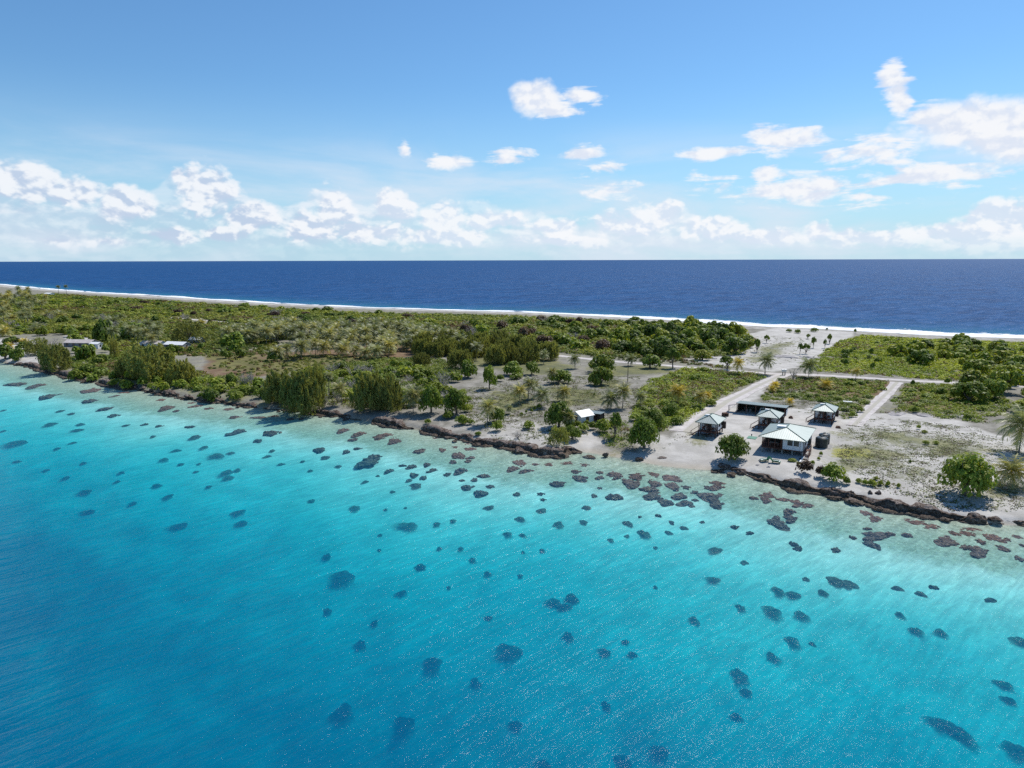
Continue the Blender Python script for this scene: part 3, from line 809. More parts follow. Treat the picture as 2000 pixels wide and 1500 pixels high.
ledge('rocky_shore', BE1 - 1, arc_of(2000, 1024) + 80, lambda q: .35 + .95 * sst(fbm(q / 6, q * 0, 19), .25, .75), 60)
# ------------------------------------------------------------------ foliage meshes
RG = np.random.default_rng(7)
def unit(n, rg):
    v = rg.normal(size=(n, 3)); return v / np.linalg.norm(v, axis=1)[:, None]
def leaf_quads(C, N, size, rg, aspect=1.0, tip=None):
    """one diamond-ish quad per leaf, facing N, optionally long towards tip"""
    n = len(C); size = np.broadcast_to(np.asarray(size, float), (n,))[:, None]
    a = np.cross(N, unit(n, rg)) if tip is None else tip
    a = a / (np.linalg.norm(a, axis=1)[:, None] + 1e-9)
    b = np.cross(N, a); b /= (np.linalg.norm(b, axis=1)[:, None] + 1e-9)
    V = np.stack([C - a * size * aspect, C + b * size * .62, C + a * size * aspect, C - b * size * .62], 1).reshape(-1, 3)
    Q = np.arange(4 * n).reshape(n, 4)
    return V, Q

def broad_crown(name, mat, nleaf, lsize, seed, nlobes=14, flat=.5, low=.12):
    rg = np.random.default_rng(seed); C = []; N = []
    for i in range(nlobes):
        ang = 2 * math.pi * (i / nlobes * 2.4 + rg.random() * .3); rr = .66 * math.sqrt((i + .5) / nlobes)
        c = np.array([rr * math.cos(ang), rr * math.sin(ang), .26 + .40 * (1 - (rr / .7) ** 2) + rg.uniform(-.12, .10)])
        R_ = rg.uniform(.24, .40)
        k = int(nleaf / nlobes * (R_ / .32) ** 2)
        d = unit(k, rg); d[:, 2] = np.where(d[:, 2] < -.7, -d[:, 2], d[:, 2])
        rad = R_ * rg.uniform(.72, 1.06, (k, 1))
        C.append(c + d * rad * np.array([1, 1, .85])); nn = d + unit(k, rg) * .55; nn[:, 2] += .35; N.append(nn / np.linalg.norm(nn, axis=1)[:, None])
    C = np.vstack(C); N = np.vstack(N)
    C[:, 2] = np.maximum(C[:, 2], low * rg.random(len(C)))
    V, Q = leaf_quads(C, N, lsize * rg.uniform(.6, 1.3, len(C)), rg)
    V[:, 2] = V[:, 2] / (C[:, 2].max() + .03)
    return npmesh(name, V, Q, mat, {'leaf': np.repeat(rg.random(len(C)), 4)})

def shrub_mesh(name, mat, nleaf, lsize, seed):
    rg = np.random.default_rng(seed); C = []; N = []
    for i in range(7):
        ang = rg.random() * 6.28; rr = rg.uniform(0, .6)
        R_ = rg.uniform(.3, .5); c = np.array([rr * math.cos(ang), rr * math.sin(ang), .1 + .3 * (1 - rr)])
        d = unit(nleaf // 7, rg); d[:, 2] = np.abs(d[:, 2])
        C.append(c + d * R_ * rg.uniform(.75, 1.05, (len(d), 1)) * [1, 1, 1.25]); nn = d + unit(len(d), rg) * .6; nn[:, 2] += .3; N.append(nn / np.linalg.norm(nn, axis=1)[:, None])
    C = np.vstack(C); N = np.vstack(N); m_ = C[:, 2] > .02; C = C[m_]; N = N[m_]
    V, Q = leaf_quads(C, N, lsize * rg.uniform(.6, 1.3, len(C)), rg); V[:, 2] /= C[:, 2].max()
    return npmesh(name, V, Q, mat, {'leaf': np.repeat(rg.random(len(C)), 4)})

def feather_crown(name, nst, seed, lean=(0, 0), narrow=1.0):
    """wispy needle foliage: long thin strands sweeping up and out"""
    rg = np.random.default_rng(seed); C = []; T = []
    nb = 90
    for i in range(nb):
        ang = rg.random() * 6.28; z0 = rg.uniform(.0, .74); r0 = math.sqrt(rg.random()) * .95 * narrow * math.sqrt(max(.05, 1 - (z0 / .86) ** 2)); L = rg.uniform(.18, .32)
        o_ = np.array([math.cos(ang), math.sin(ang), 0])
        k = nst // nb; t_ = rg.random((k, 1)) ** .8
        dirv_ = o_ * rg.uniform(.3, .6) + np.array([lean[0], lean[1], 1.0]) * rg.uniform(.7, 1.0)
        dirv_ /= np.linalg.norm(dirv_)
        p_ = o_ * r0 + [0, 0, z0 * .8] + dirv_ * t_ * L + unit(k, rg) * (.24 * (1.15 - t_)) * rg.uniform(.4, 1, (k, 1))
        C.append(p_); T.append(dirv_ * [1, 1, .75] + unit(k, rg) * 1.25)
    C = np.vstack(C); T = np.vstack(T); T /= np.linalg.norm(T, axis=1)[:, None]
    C[:, 2] = np.clip(C[:, 2], .03, None)
    N = np.cross(T, unit(len(T), rg)); N /= np.linalg.norm(N, axis=1)[:, None]
    V, Q = leaf_quads(C, N, .026 * rg.uniform(.7, 1.3, len(C)), rg, 2.6, T); V[:, 2] = np.maximum(V[:, 2] / C[:, 2].max(), 0)
    return npmesh(name, V, Q, 'leaf_feather', {'leaf': np.repeat(rg.random(len(C)), 4)})

def palm_crown(name, nf, nl, seed, length=3.0, wind=(-.35, -.1)):
    """arching fronds; every frond has a rachis and a double row of drooping leaflets"""
    rg = np.random.default_rng(seed); V = []; Q = []; LF = []; n0 = 0
    for f in range(nf):
        az_ = 2 * math.pi * (f * .381966 + rg.uniform(-.03, .03)); lv = (f + .5) / nf
        e0 = math.radians(84 - 112 * lv + rg.uniform(-8, 8)); L = length * rg.uniform(.8, 1.1); droop = 1.15 + .7 * lv
        p_ = np.array([0., 0., 0.]); pts = [p_.copy()]; dirs = []
        ns = 9
        for i in range(ns):
            e = e0 - droop * (i / ns) ** 1.25
            d = np.array([math.cos(e) * math.cos(az_) + wind[0] * .35 * i / ns, math.cos(e) * math.sin(az_) + wind[1] * .35 * i / ns, math.sin(e)])
            d /= np.linalg.norm(d); dirs.append(d); p_ = p_ + d * L / ns; pts.append(p_.copy())
        pts = np.array(pts); dirs.append(dirs[-1]); dirs = np.array(dirs)
        sh = rg.random() * .6
        side = np.cross(dirs, [0, 0, 1.]); side /= (np.linalg.norm(side, axis=1)[:, None] + 1e-9); up = np.cross(side, dirs)
        # rachis
        wR = np.linspace(.05, .012, ns + 1)[:, None]
        A = pts - side * wR; B = pts + side * wR
        i_ = np.arange(ns)
        V.append(np.stack([A[:-1], B[:-1], B[1:], A[1:]], 1).reshape(-1, 3)); Q.append(n0 + np.arange(4 * ns).reshape(-1, 4)); LF.append(np.full(4 * ns, .9)); n0 += 4 * ns
        for sgn in (-1, 1):
            tq = np.linspace(.12, .98, nl) * ns; ii = np.minimum(tq.astype(int), ns - 1); fr_ = (tq - ii)[:, None]
            b0 = pts[ii] * (1 - fr_) + pts[ii + 1] * fr_; dd = dirs[ii]; s_ = side[ii] * sgn; u_2 = up[ii]
            q = tq / ns; ll = (L * .30 * np.sin(np.clip(q * 1.05 + .12, 0, 1) * math.pi) ** .6 * rg.uniform(.8, 1.15, nl))[:, None] + .1
            tipd = s_ * .78 + dd * .55 - np.array([0, 0, 1]) * rg.uniform(.25, .75, (nl, 1)) + u_2 * .1
            tipd /= np.linalg.norm(tipd, axis=1)[:, None]
            wd = (L / nl * .85)
            a = b0 - dd * wd * .5; b = b0 + dd * wd * .5; tp = b0 + tipd * ll; tp2 = tp + dd * wd * .22
            V.append(np.stack([a, b, tp2, tp], 1).reshape(-1, 3)); Q.append(n0 + np.arange(4 * nl).reshape(-1, 4)); n0 += 4 * nl
            LF.append(np.repeat(np.clip(sh + rg.uniform(0, .4, nl), 0, 1), 4))
    return npmesh(name, np.vstack(V), np.vstack(Q), 'leaf_palm', {'leaf': np.hstack(LF)})

def tube_path(pts, rads, n=7):
    pts = np.array(pts, float); V = []; Q = []
    for i, p_ in enumerate(pts):
        d = pts[min(i + 1, len(pts) - 1)] - pts[max(i - 1, 0)]; d /= np.linalg.norm(d) + 1e-9
        u = np.cross(d, [0.3, 1, 0.1]); u /= np.linalg.norm(u) + 1e-9; v = np.cross(d, u)
        a = np.arange(n) * 2 * math.pi / n
        V.append(p_ + (np.cos(a)[:, None] * u + np.sin(a)[:, None] * v) * rads[i])
    for i in range(len(pts) - 1):
        for k in range(n): Q.append([i * n + k, i * n + (k + 1) % n, (i + 1) * n + (k + 1) % n, (i + 1) * n + k])
    return np.vstack(V), np.array(Q)
def joined(name, parts, mat):
    V = []; Q = []; n0 = 0
    for v, q in parts: V.append(v); Q.append(q + n0); n0 += len(v)
    return npmesh(name, np.vstack(V), np.vstack(Q), mat, smooth=True)

def palm_trunk_mesh(seed):
    rg = np.random.default_rng(seed); lx, ly = rg.uniform(-.09, .09, 2); t_ = np.linspace(0, 1, 7)
    pts = [(lx * q * q, ly * q * q, q) for q in t_]
    v, q = tube_path(pts, [.034, .024, .021, .020, .019, .018, .016]); return joined('trunk', [(v, q)], 'palm_bark'), (lx, ly)
def broad_trunk_mesh(seed, sparse=False):
    """unit height trunk with limbs reaching into the crown (crown radius 1)"""
    rg = np.random.default_rng(seed); parts = []
    parts.append(tube_path([(0, 0, -.08), (.03, .02, .12), (.0, .05, .3), (.02, .03, .6)], [.10, .075, .06, .03]))
    for k in range(6 if not sparse else 9):
        a = k * 2.4 + rg.random(); r_ = rg.uniform(.35, .7); z0 = rg.uniform(.10, .3)
        parts.append(tube_path([(0.01, .03, z0), (r_ * .4 * math.cos(a), r_ * .4 * math.sin(a), z0 + .2), (r_ * math.cos(a), r_ * math.sin(a), rg.uniform(.55, .8))], [.05, .035, .012], 5))
    return joined('trunk', parts, 'bark')
def dead_mesh(seed):
    rg = np.random.default_rng(seed); parts = []
    for k in range(16):
        a = rg.random() * 6.28; r_ = rg.uniform(.2, .9); h_ = rg.uniform(.4, 1.0)
        p1 = np.array([r_ * .35 * math.cos(a), r_ * .35 * math.sin(a), h_ * .45]); p2 = np.array([r_ * math.cos(a + .2), r_ * math.sin(a + .2), h_])
        parts.append(tube_path([(0, 0, 0), p1, p2], [.03, .02, .008], 4))
        for j in range(4):
            q0 = p1 + (p2 - p1) * rg.uniform(0, .9); parts.append(tube_path([q0, q0 + np.array([rg.uniform(-.3, .3), rg.uniform(-.3, .3), rg.uniform(.05, .35)])], [.014, .005], 4))
    return joined('branches', parts, 'dead_wood')

BC = {'near': [broad_crown('crown', 'leaf_broad', 3000, .062, 10 + i, 18 + i) for i in range(5)],
      'mid': [broad_crown('crown', 'leaf_broad', 1100, .098, 30 + i, 12 + i % 4) for i in range(6)],
      'far': [broad_crown('crown', 'leaf_broad', 420, .15, 50 + i, 9 + i % 4) for i in range(6)]}
SM = {'near': [shrub_mesh('shrub', 'leaf_shrub', 900, .09, 70 + i) for i in range(4)], 'far': [shrub_mesh('shrub', 'leaf_shrub', 300, .16, 80 + i) for i in range(5)]}
DRY = [shrub_mesh('shrub', 'leaf_dry', 500, .10, 90 + i) for i in range(2)]
FC = {'near': [feather_crown('crown', 9000, 100 + i, (-.12, 0)) for i in range(3)], 'far': [feather_crown('crown', 3000, 110 + i, (-.1, 0), .8) for i in range(4)]}
PC = {'near': [palm_crown('crown', 30, 26, 120 + i) for i in range(4)], 'far': [palm_crown('crown', 26, 12, 130 + i, 3.1) for i in range(6)]}
PT = [palm_trunk_mesh(140 + i) for i in range(5)]
BT = [broad_trunk_mesh(150 + i) for i in range(4)]
DM = [dead_mesh(160 + i) for i in range(3)]

REC = []
rr = random.Random(11)
def depth_at(xy, z=1.8):
    return xy[1] * math.cos(PITCH) + (H - z) * math.sin(PITCH)
def ground_at(px, py):
    z_ = 1.8
    for _ in range(3):
        q = G(px, py, z_); z_ = hz(q[0], q[1])
    return q[0], q[1], z_

def child(name, me, root, scale, loc=(0, 0, 0), rz=0., shade=None):
    o = bpy.data.objects.new(name, me); o.scale = scale; o.location = loc; o.rotation_euler = (0, 0, rz); link(o, root)
    if shade is not None: o['foliage_shade'] = float(shade)
    return o

def tree(kind, x, y, z, w_, h_, shade, label=None, zone=None, group=None, px=None, dist=None, trunk_f=None):
    """kind: broad, feather, palm, shrub, dry, dead, sparse"""
    dist = math.hypot(x, y); rz = rr.uniform(0, 6.28)
    if kind in ('broad', 'sparse'):
        root = empty('broadleaf_tree', (x, y, z), 0); cat = 'tree'
        lod = 'near' if dist < 185 else ('mid' if dist < 290 else 'far')
        f = trunk_f if trunk_f is not None else (.04 if label is None else .05)
        if kind == 'sparse': f = .42
        child('crown', rr.choice(BC['far' if kind == 'sparse' else lod]), root, (w_ / 2, w_ / 2, h_ * (1 - f)), (0, 0, h_ * f), rz, shade)
        child('trunk', rr.choice(BT), root, (w_ / 2, w_ / 2, h_), (0, 0, 0), rz)
        form = 'broadleaf tree'
    elif kind == 'feather':
        root = empty('casuarina_tree', (x, y, z)); cat = 'tree'; form = 'wispy casuarina'
        child('crown', rr.choice(FC['near' if w_ > 6.5 and dist < 300 else 'far']), root, (w_ / 2, w_ / 2, h_ * .97), (0, 0, h_ * .03), rr.uniform(-.5, .5), shade)
        child('trunk', rr.choice(BT), root, (w_ / 5, w_ / 5, h_ * .8), (0, 0, 0), rz)
    elif kind == 'palm':
        root = empty('coconut_palm', (x, y, z)); cat = 'palm'; form = 'coconut palm'
        th = max(h_ - w_ * .34, .5); tm, (lx, ly) = rr.choice(PT)
        k = w_ / 4.7
        tr_ = child('trunk', tm, root, (min(th, 9), min(th, 9), th), (0, 0, 0), 0)
        sxy = min(th, 9)
        child('crown', rr.choice(PC['near' if dist < 215 else 'far']), root, (k, k, k), (lx * sxy, ly * sxy, th - .05), rr.uniform(-.6, .6), shade)
    elif kind in ('shrub', 'dry'):
        me = rr.choice(DRY) if kind == 'dry' else rr.choice(SM['near' if dist < 215 else 'far'])
        root = bpy.data.objects.new('shrub', me); link(root); root.location = (x, y, z - .05); root.scale = (w_ / 2, w_ / 2, h_); root.rotation_euler = (0, 0, rz)
        root['foliage_shade'] = float(shade); cat = 'shrub'; form = 'shrub'
        if kind == 'dry': form = 'dry shrub'
    elif kind == 'dead':
        root = bpy.data.objects.new('dead_bush', rr.choice(DM)); link(root); root.location = (x, y, z - .05); root.scale = (w_ / 2, w_ / 2, h_); root.rotation_euler = (0, 0, rz); cat = 'dead bush'; form = 'bare dead bush'
    tag(root, label, cat, group)
    if label is None:
        REC.append(dict(o=root, zone=zone, form=form, shade=shade, x=x, y=y, sx=x / y, w=w_, h=h_, kind=kind))
    return root

def T(kind, px, py, wpx, hpx, shade=.5, label=None, zone=None, group=None, tf=None):
    x, y, z = ground_at(px, py); d = depth_at((x, y)); k = d / F
    return tree(kind, x, y, z, wpx * k, hpx * k * 1.03, shade, label, zone, group, trunk_f=tf)

# ------------------------------------------------------------------ individually surveyed plants (photo pixels: foot, width, height)
B = 'broad'
T(B,1884,965,108,88,.62,'large round dark green tree standing alone on the sand at right',None)
T(B,1428,896,70,54,.45,'round glossy tree on the sand between left cottage and main house')
T(B,1258,874,68,66,.42,'dense dark tree at the water edge left of the sandy beach')
T(B,1270,838,60,44,.45,'broad green tree just behind the dense waterside tree')
T(B,1312,812,40,28,.5,'low green tree where the leafy scrub meets the sand track')
T(B,1092,834,62,52,.40,'dark round tree beside the small white roofed house')
T('feather',1092,871,52,42,.52,'bushy feathery shrub tree at the rock edge below the white roofed house')
T(B,1118,858,38,30,.42,'small feathery green tree beside the white roofed house gable')
T('sparse',1201,853,28,50,.45,'thin upright grey green tree on the sand left of the beach')
T(B,1174,752,52,38,.6,'bright green spreading tree in the grey clearing, nearer of the pair')
T(B,1173,727,62,36,.58,'bright green spreading tree beside the road, farther of the pair')
T(B,1092,748,56,27,.5,'wide low dark tree in the middle of the grey clearing')
T(B,1270,719,46,28,.48,'rounded tree beside the road right of the utility pole')
T(B,1001,733,46,28,.45,'flat topped tree with visible trunk behind the grey clearing')
T(B,1039,732,38,26,.45,'round tree right of the flat topped tree behind the clearing')
T(B,956,760,36,46,.5,'upright rounded tree at the left edge of the grey clearing')
T(B,914,738,42,36,.38,'dark rounded tree behind the left edge of the clearing')
T(B,842,808,52,58,.48,'leaning coastal tree with open crown right of the big coast palm')
T(B,892,810,56,54,.5,'open crowned green tree on the sand near the rocky ledge')
T(B,971,824,34,32,.42,'small round dark tree touching a palm near the rocky ledge')
for q in [(855,752,40,20),(888,746,40,20),(840,757,42,24),(1008,740,44,12),(975,745,28,14),(868,742,36,14),(820,745,44,18)]: T('shrub',*q,.5,zone='glade')
for q in [(836,827,18,11),(902,829,34,20),(918,829,20,12),(973,841,30,21),(1030,837,32,17),(1019,811,9,7),(1028,808,9,8),(1037,805,10,8),(1045,802,11,9),(1053,798,14,11),(1161,773,8,6),(1140,842,30,16),(1155,838,24,16),(1178,842,44,26),(1196,836,20,14)]: T('shrub',*q,.6,zone='strand')
for q in [(120,690,26,12),(150,690,30,14),(172,689,26,12),(287,688,26,12),(306,690,26,13),(330,690,28,13),(352,690,26,13),(374,688,26,12),(395,682,24,12),(205,688,24,14)]: T('shrub',*q,.4,zone='village')
for q in [(1112,838,26,18,.5),(1128,836,22,15,.6),(1146,830,18,10,.6)]: T('shrub',*q,zone='strand')
# palms around the clearing
for q in [(930+0,703.5,30,35,.35),(1062,711,22,27,.4),(1123,720,27,27,.32),(1232,715,24,21,.3),(1077,750,24,30,.55)]: T('palm',*q,zone='clearing')
T('palm',1032,782,34,44,.5,'grey fronded palm in the dry clearing, tallest of its clump')
T('palm',1014,790,38,38,.68,'bushy yellow green palm in the dry clearing')
T('palm',1058,796,42,38,.35,'drooping dark palm right of the yellow green palm')
T('palm',1043,778,28,34,.45,'palm at the back of the clump in the dry clearing')
T('palm',1102,784,36,30,.62,'short pale palm beside the utility pole in the dry clearing')
T('palm',952,827,42,46,.55,'leaning palm at the rocky ledge beside the small round tree')
T('palm',995,809,18,18,.3,'small dark palm behind the rocky ledge')
T('palm',807,806,54,50,.55,'large full coconut palm at the coast with long hanging fronds')
T('palm',668,790,34,42,.55,'wind bent palm with hanging fronds on the rocky coast')
T('palm',643,778,22,50,.4,'thin ragged palm leaning over the coastal brush')
T('palm',1192,800,46,36,.3,'dark spiky palm at the left edge of the leafy scrub')
T('palm',1216,797,40,46,.62,'tall pale green palm at the left edge of the leafy scrub')
T('palm',1251,794,28,28,.45,'short palm in the leafy scrub right of the tall pale palm')
T('palm',1108,838,34,36,.6,'palm growing beside the white roofed house gable')
T('palm',1322,788,40,36,.95,'wide yellow green palm in the leafy scrub')
T('palm',1368,798,32,34,.75,'yellow green palm at the edge of the sand track')
T('palm',1380,786,24,22,1.1,'pale orange palm at the edge of the sand track')
T('palm',1440,732,28,32,.85,'yellow palm beside the road left of the track junction')
T('palm',1494,731,36,38,.3,'tall dark palm beside the track and road junction')
T('palm',1579,737,40,36,.32,'spreading palm beside the road right of the junction')
T('palm',1671,742,22,24,.75,'small yellow palm at the road in the right scrub')
T('palm',1514,759,22,14,1.15,'low orange palm right of the sand track')
T('palm',1508,766,18,12,1.05,'lowest small yellow palm right of the sand track')
T('palm',1613,760,30,18,1.0,'pale yellow palm in the scrub behind the rear cottage')
T('palm',1543,793,18,15,1.2,'small orange palm behind the open shed')
T('palm',1990,884,96,84,.42,'tall palm at the right edge behind the lone round tree')
T('palm',1972,950,80,54,.62,'short bright palm at the right edge on the sand')
T('palm',19,682,18,12,1.15,'yellow palm on the far left sand patch')
T('palm',48,672,20,11,1.0,'pale yellow palm behind the far left sand patch')
# trees on the far sandy clearing
T('sparse',1420,722,32,28,.4,'grey green spreading tree beside the road left of the yellow palm')
for q in [(1497,670,12,16,.5),(1478,688,16,26,.4),(1456,680,20,22,.45),(1562,692,12,22,.3),(1574,691,18,20,.4),(1588,680,12,22,.5),(1578,662,12,10,.6),(1620,672,14,20,.55),(1611,680,8,18,.3)]: T('sparse',*q,zone='sandflat')
T('sparse',1314,719,30,40,.4,'slender grey green tree beside the road in front of the woodland')
T('dead',1549,741,26,20,.3,'bare grey bush beside the post at the junction')
for q in [(1541,649,16,7),(1559,651,16,8),(1592,648,20,8),(1670,650,10,8),(1615,645,8,5),(1350,640,20,8),(1240,628,30,10)]: T('shrub',*q,.4,zone='beachedge')
# casuarinas along the lagoon
for q,l in [((75,692,60,32,.4),'dark feathery casuarina on the far left sand'),((108,722,60,52,.45),'tall olive casuarina at the far left rocky point'),
            ((296,742,98,68,.5),'large olive casuarina beside the white slab, left coast'),((356,748,54,46,.75),'yellow green casuarina right of the white slab'),
            ((250,735,44,38,.55),'pale casuarina left of the large olive casuarina'),((590,800,84,88,.45),'tallest dark casuarina overhanging the lagoon rocks'),
            ((548,785,62,62,.5),'olive casuarina left of the tallest coastal casuarina'),((620,780,44,74,.6),'yellowish casuarina right of the tallest coastal casuarina'),
            ((724,800,70,74,.5),'broad olive casuarina on the rocks left of the big palm'),((760,803,56,70,.42),'dark casuarina touching the big coast palm'),
            ((370,672,80,48,.35),'broad grey green casuarina behind the long white roofs'),((225,700,22,40,.95),'thin yellow casuarina between palms and the large casuarina')]:
    T('feather',*q,l)
for q in [(10,700,48,30,.35),(34,702,34,24,.4),(207,668,46,46,.3),(172,702,44,30,.45),(196,710,34,18,.6),(455,684,56,36,.5),(452,752,28,24,.35),(412,775,42,28,.3),(262,660,60,30,.35),(340,690,30,18,.4),(150,735,40,22,.6),(176,730,40,20,.4),(600,640,34,22,.35),(535,705,30,20,.45),(440,700,24,18,.45),(470,698,24,18,.45)]: T(B,*q,zone='westcoast')
for q in [(477,758,38,32),(492,752,28,26),(660,786,34,26),(690,770,26,30),(536,778,20,26),(1012,856,28,14),(635,790,30,20),(80,640,30,10),(310,760,30,16),(520,766,26,18)]: T('dead',*q,.5,zone='coastbrush')
for q in [(1626,938,58,36,.5),(1575,925,44,28,.25),(1600,930,30,24,.2)]: T('dry' if q[4] < .3 else 'shrub', *q, zone='houseledge')
for q in [(1650,944,24,16,.5),(1678,942,18,10,.75),(1689,946,18,11,.7),(1702,948,22,13,.7),(1711,937,14,8,.8),(1720,947,13,11,.7),(1736,949,15,11,.7),(1754,952,12,10,.75),(1778,904,9,7,.45),(1587,907,12,9,.7),(1604,890,12,9,.6),(1598,898,10,7,.85),(1560,908,12,8,.5),(1545,900,26,6,.6),(1808,868,18,9,.75),(1829,868,16,8,.75),(1795,838,14,9,.7),(1806,846,16,7,.8)]: T('shrub',*q,zone='rightsand')

# ------------------------------------------------------------------ woodlands and thickets: every plant that can be told apart
def zone_fill(zone, poly, n, kinds, wr, hr, shr, gap=.6, seed=1):
    rg = random.Random(seed); P = GP(poly); x0, y0 = P.min(0); x1, y1 = P.max(0); got = []; tries = 0
    while len(got) < n and tries < n * 60:
        tries += 1
        x = rg.uniform(x0, x1); y = rg.uniform(y0, y1)
        if not inpoly(np.array([[x, y]]), P)[0]: continue
        w_ = rg.uniform(*wr)
        if any((x - a) ** 2 + (y - b) ** 2 < (gap * (w_ + c_) / 2) ** 2 for a, b, c_ in got): continue
        got.append((x, y, w_)); k = rg.choice(kinds)
        tree(k, x, y, hz(x, y), w_, rg.uniform(*hr) * (.75 + .5 * (w_ - wr[0]) / (wr[1] - wr[0] + .01)) , rg.uniform(*shr), zone=zone)
zone_fill('grove', [(440,674),(470,658),(600,650),(760,652),(890,672),(905,690),(820,692),(700,682),(560,678)], 125, ['palm'], (6.4,8.0), (6.0,8.4), (.3,.6), .46, 2)
zone_fill('grovefront', [(515,704),(590,706),(640,700),(740,702),(800,692),(690,690),(560,694)], 15, ['palm'], (6.6,7.8), (5.6,7), (.35,.65), .75, 3)
zone_fill('villagepalms', [(215,672),(250,655),(345,655),(350,672),(290,680),(230,684)], 14, ['palm'], (5.5,6.8), (6.5,9), (.25,.55), .7, 4)
zone_fill('farpalms', [(0,640),(0,582),(60,578),(90,590),(80,618),(40,650)], 40, ['palm'], (5.5,7.5), (7,12), (.25,.7), .6, 5)
T('palm',115,578,9,20,.2,'small dark palm on the far beach, left of the two isolated ones'); T('palm',131,582,9,25,.2,'dark palm on the far beach, right of the two isolated ones')
zone_fill('casuarinas', [(795,712),(800,690),(880,682),(1060,686),(1090,700),(1010,716),(900,728),(840,722)], 30, ['feather'], (7,10), (6,9), (.3,.6), .42, 6)
zone_fill('woodland', [(1170,660),(1230,640),(1330,640),(1460,655),(1480,672),(1440,690),(1370,704),(1300,702),(1200,690)], 84, ['broad'], (7,12), (4.2,7), (.15,1.0), .5, 7)
zone_fill('midbelt', [(890,668),(900,632),(1050,628),(1200,634),(1180,665),(1190,690),(1100,682),(1000,672)], 58, ['broad', 'broad', 'broad', 'shrub', 'dry', 'dead'], (6,11), (3.2,5), (.25,.85), .6, 8)
zone_fill('farbelt', [(110,600),(110,583),(300,588),(600,606),(880,622),(880,640),(600,634),(440,622),(300,615)], 70, ['shrub', 'shrub', 'shrub', 'dry', 'dead'], (8,14), (2.6,4.2), (.15,.8), .6, 9)
zone_fill('villagewood', [(0,690),(0,625),(120,618),(380,622),(430,640),(380,655),(200,655),(120,690)], 56, ['broad', 'broad', 'broad', 'palm', 'dead'], (6,10), (3,5), (.25,.75), .6, 10)
zone_fill('coastthicket', [(560,745),(640,720),(790,716),(900,742),(870,790),(800,800),(700,785),(640,790)], 62, ['shrub', 'shrub', 'shrub', 'broad', 'dead'], (5,8), (2.4,4), (.3,.75), .5, 11)
zone_fill('westshore', [(130,722),(250,735),(430,745),(560,765),(560,785),(430,775),(250,750),(140,732)], 46, ['shrub'], (4,7), (1.8,3.4), (.35,.7), .5, 12)
zone_fill('rightwood', [(1880,760),(1890,715),(1980,700),(2120,720),(2160,850),(1990,835),(1905,812)], 34, ['broad'], (7,11), (3.8,6), (.45,.9), .5, 13)
zone_fill('rightthicket', [(1760,712),(1740,680),(1860,672),(2100,682),(2140,720),(1960,742),(1850,722)], 46, ['broad'], (6,10), (3.2,5), (.3,1.0), .5, 14)
zone_fill('coastthicket', [(830,800),(870,770),(960,770),(950,800),(1000,850),(940,850)], 10, ['shrub'], (2.5,4.5), (1,2), (.4,.8), .8, 31)
zone_fill('meadow', [(1600,712),(1650,672),(1750,665),(1770,700),(1720,725)], 14, ['shrub'], (2.5,5), (1.5,3), (.1,.8), 1.6, 15)
zone_fill('leafyscrub', [(1335,728),(1400,722),(1485,732),(1462,758),(1400,786),(1345,820),(1292,842),(1245,842),(1235,812),(1258,768)], 48, ['shrub'], (2.6,5), (.9,1.7), (.45,.85), .8, 16)
zone_fill('backscrub', [(1530,740),(1745,752),(1700,796),(1650,815),(1560,778),(1485,780)], 30, ['shrub'], (2,4.2), (.7,1.3), (.4,.7), 1.0, 17)
zone_fill('sidescrub', [(1765,760),(1930,765),(1975,800),(1900,822),(1800,806),(1722,802)], 26, ['shrub'], (2.4,4.8), (.8,1.8), (.4,.7), 1.0, 18)
for q in [(1665,815,22,12,.6),(1680,805,20,12,.6),(1785,806,26,14,.55),(1822,770,16,10,.5),(1850,750,16,12,.45),(1880,760,20,18,.45),(1783,752,14,10,.4)]: T('shrub',*q,zone='sidescrub')

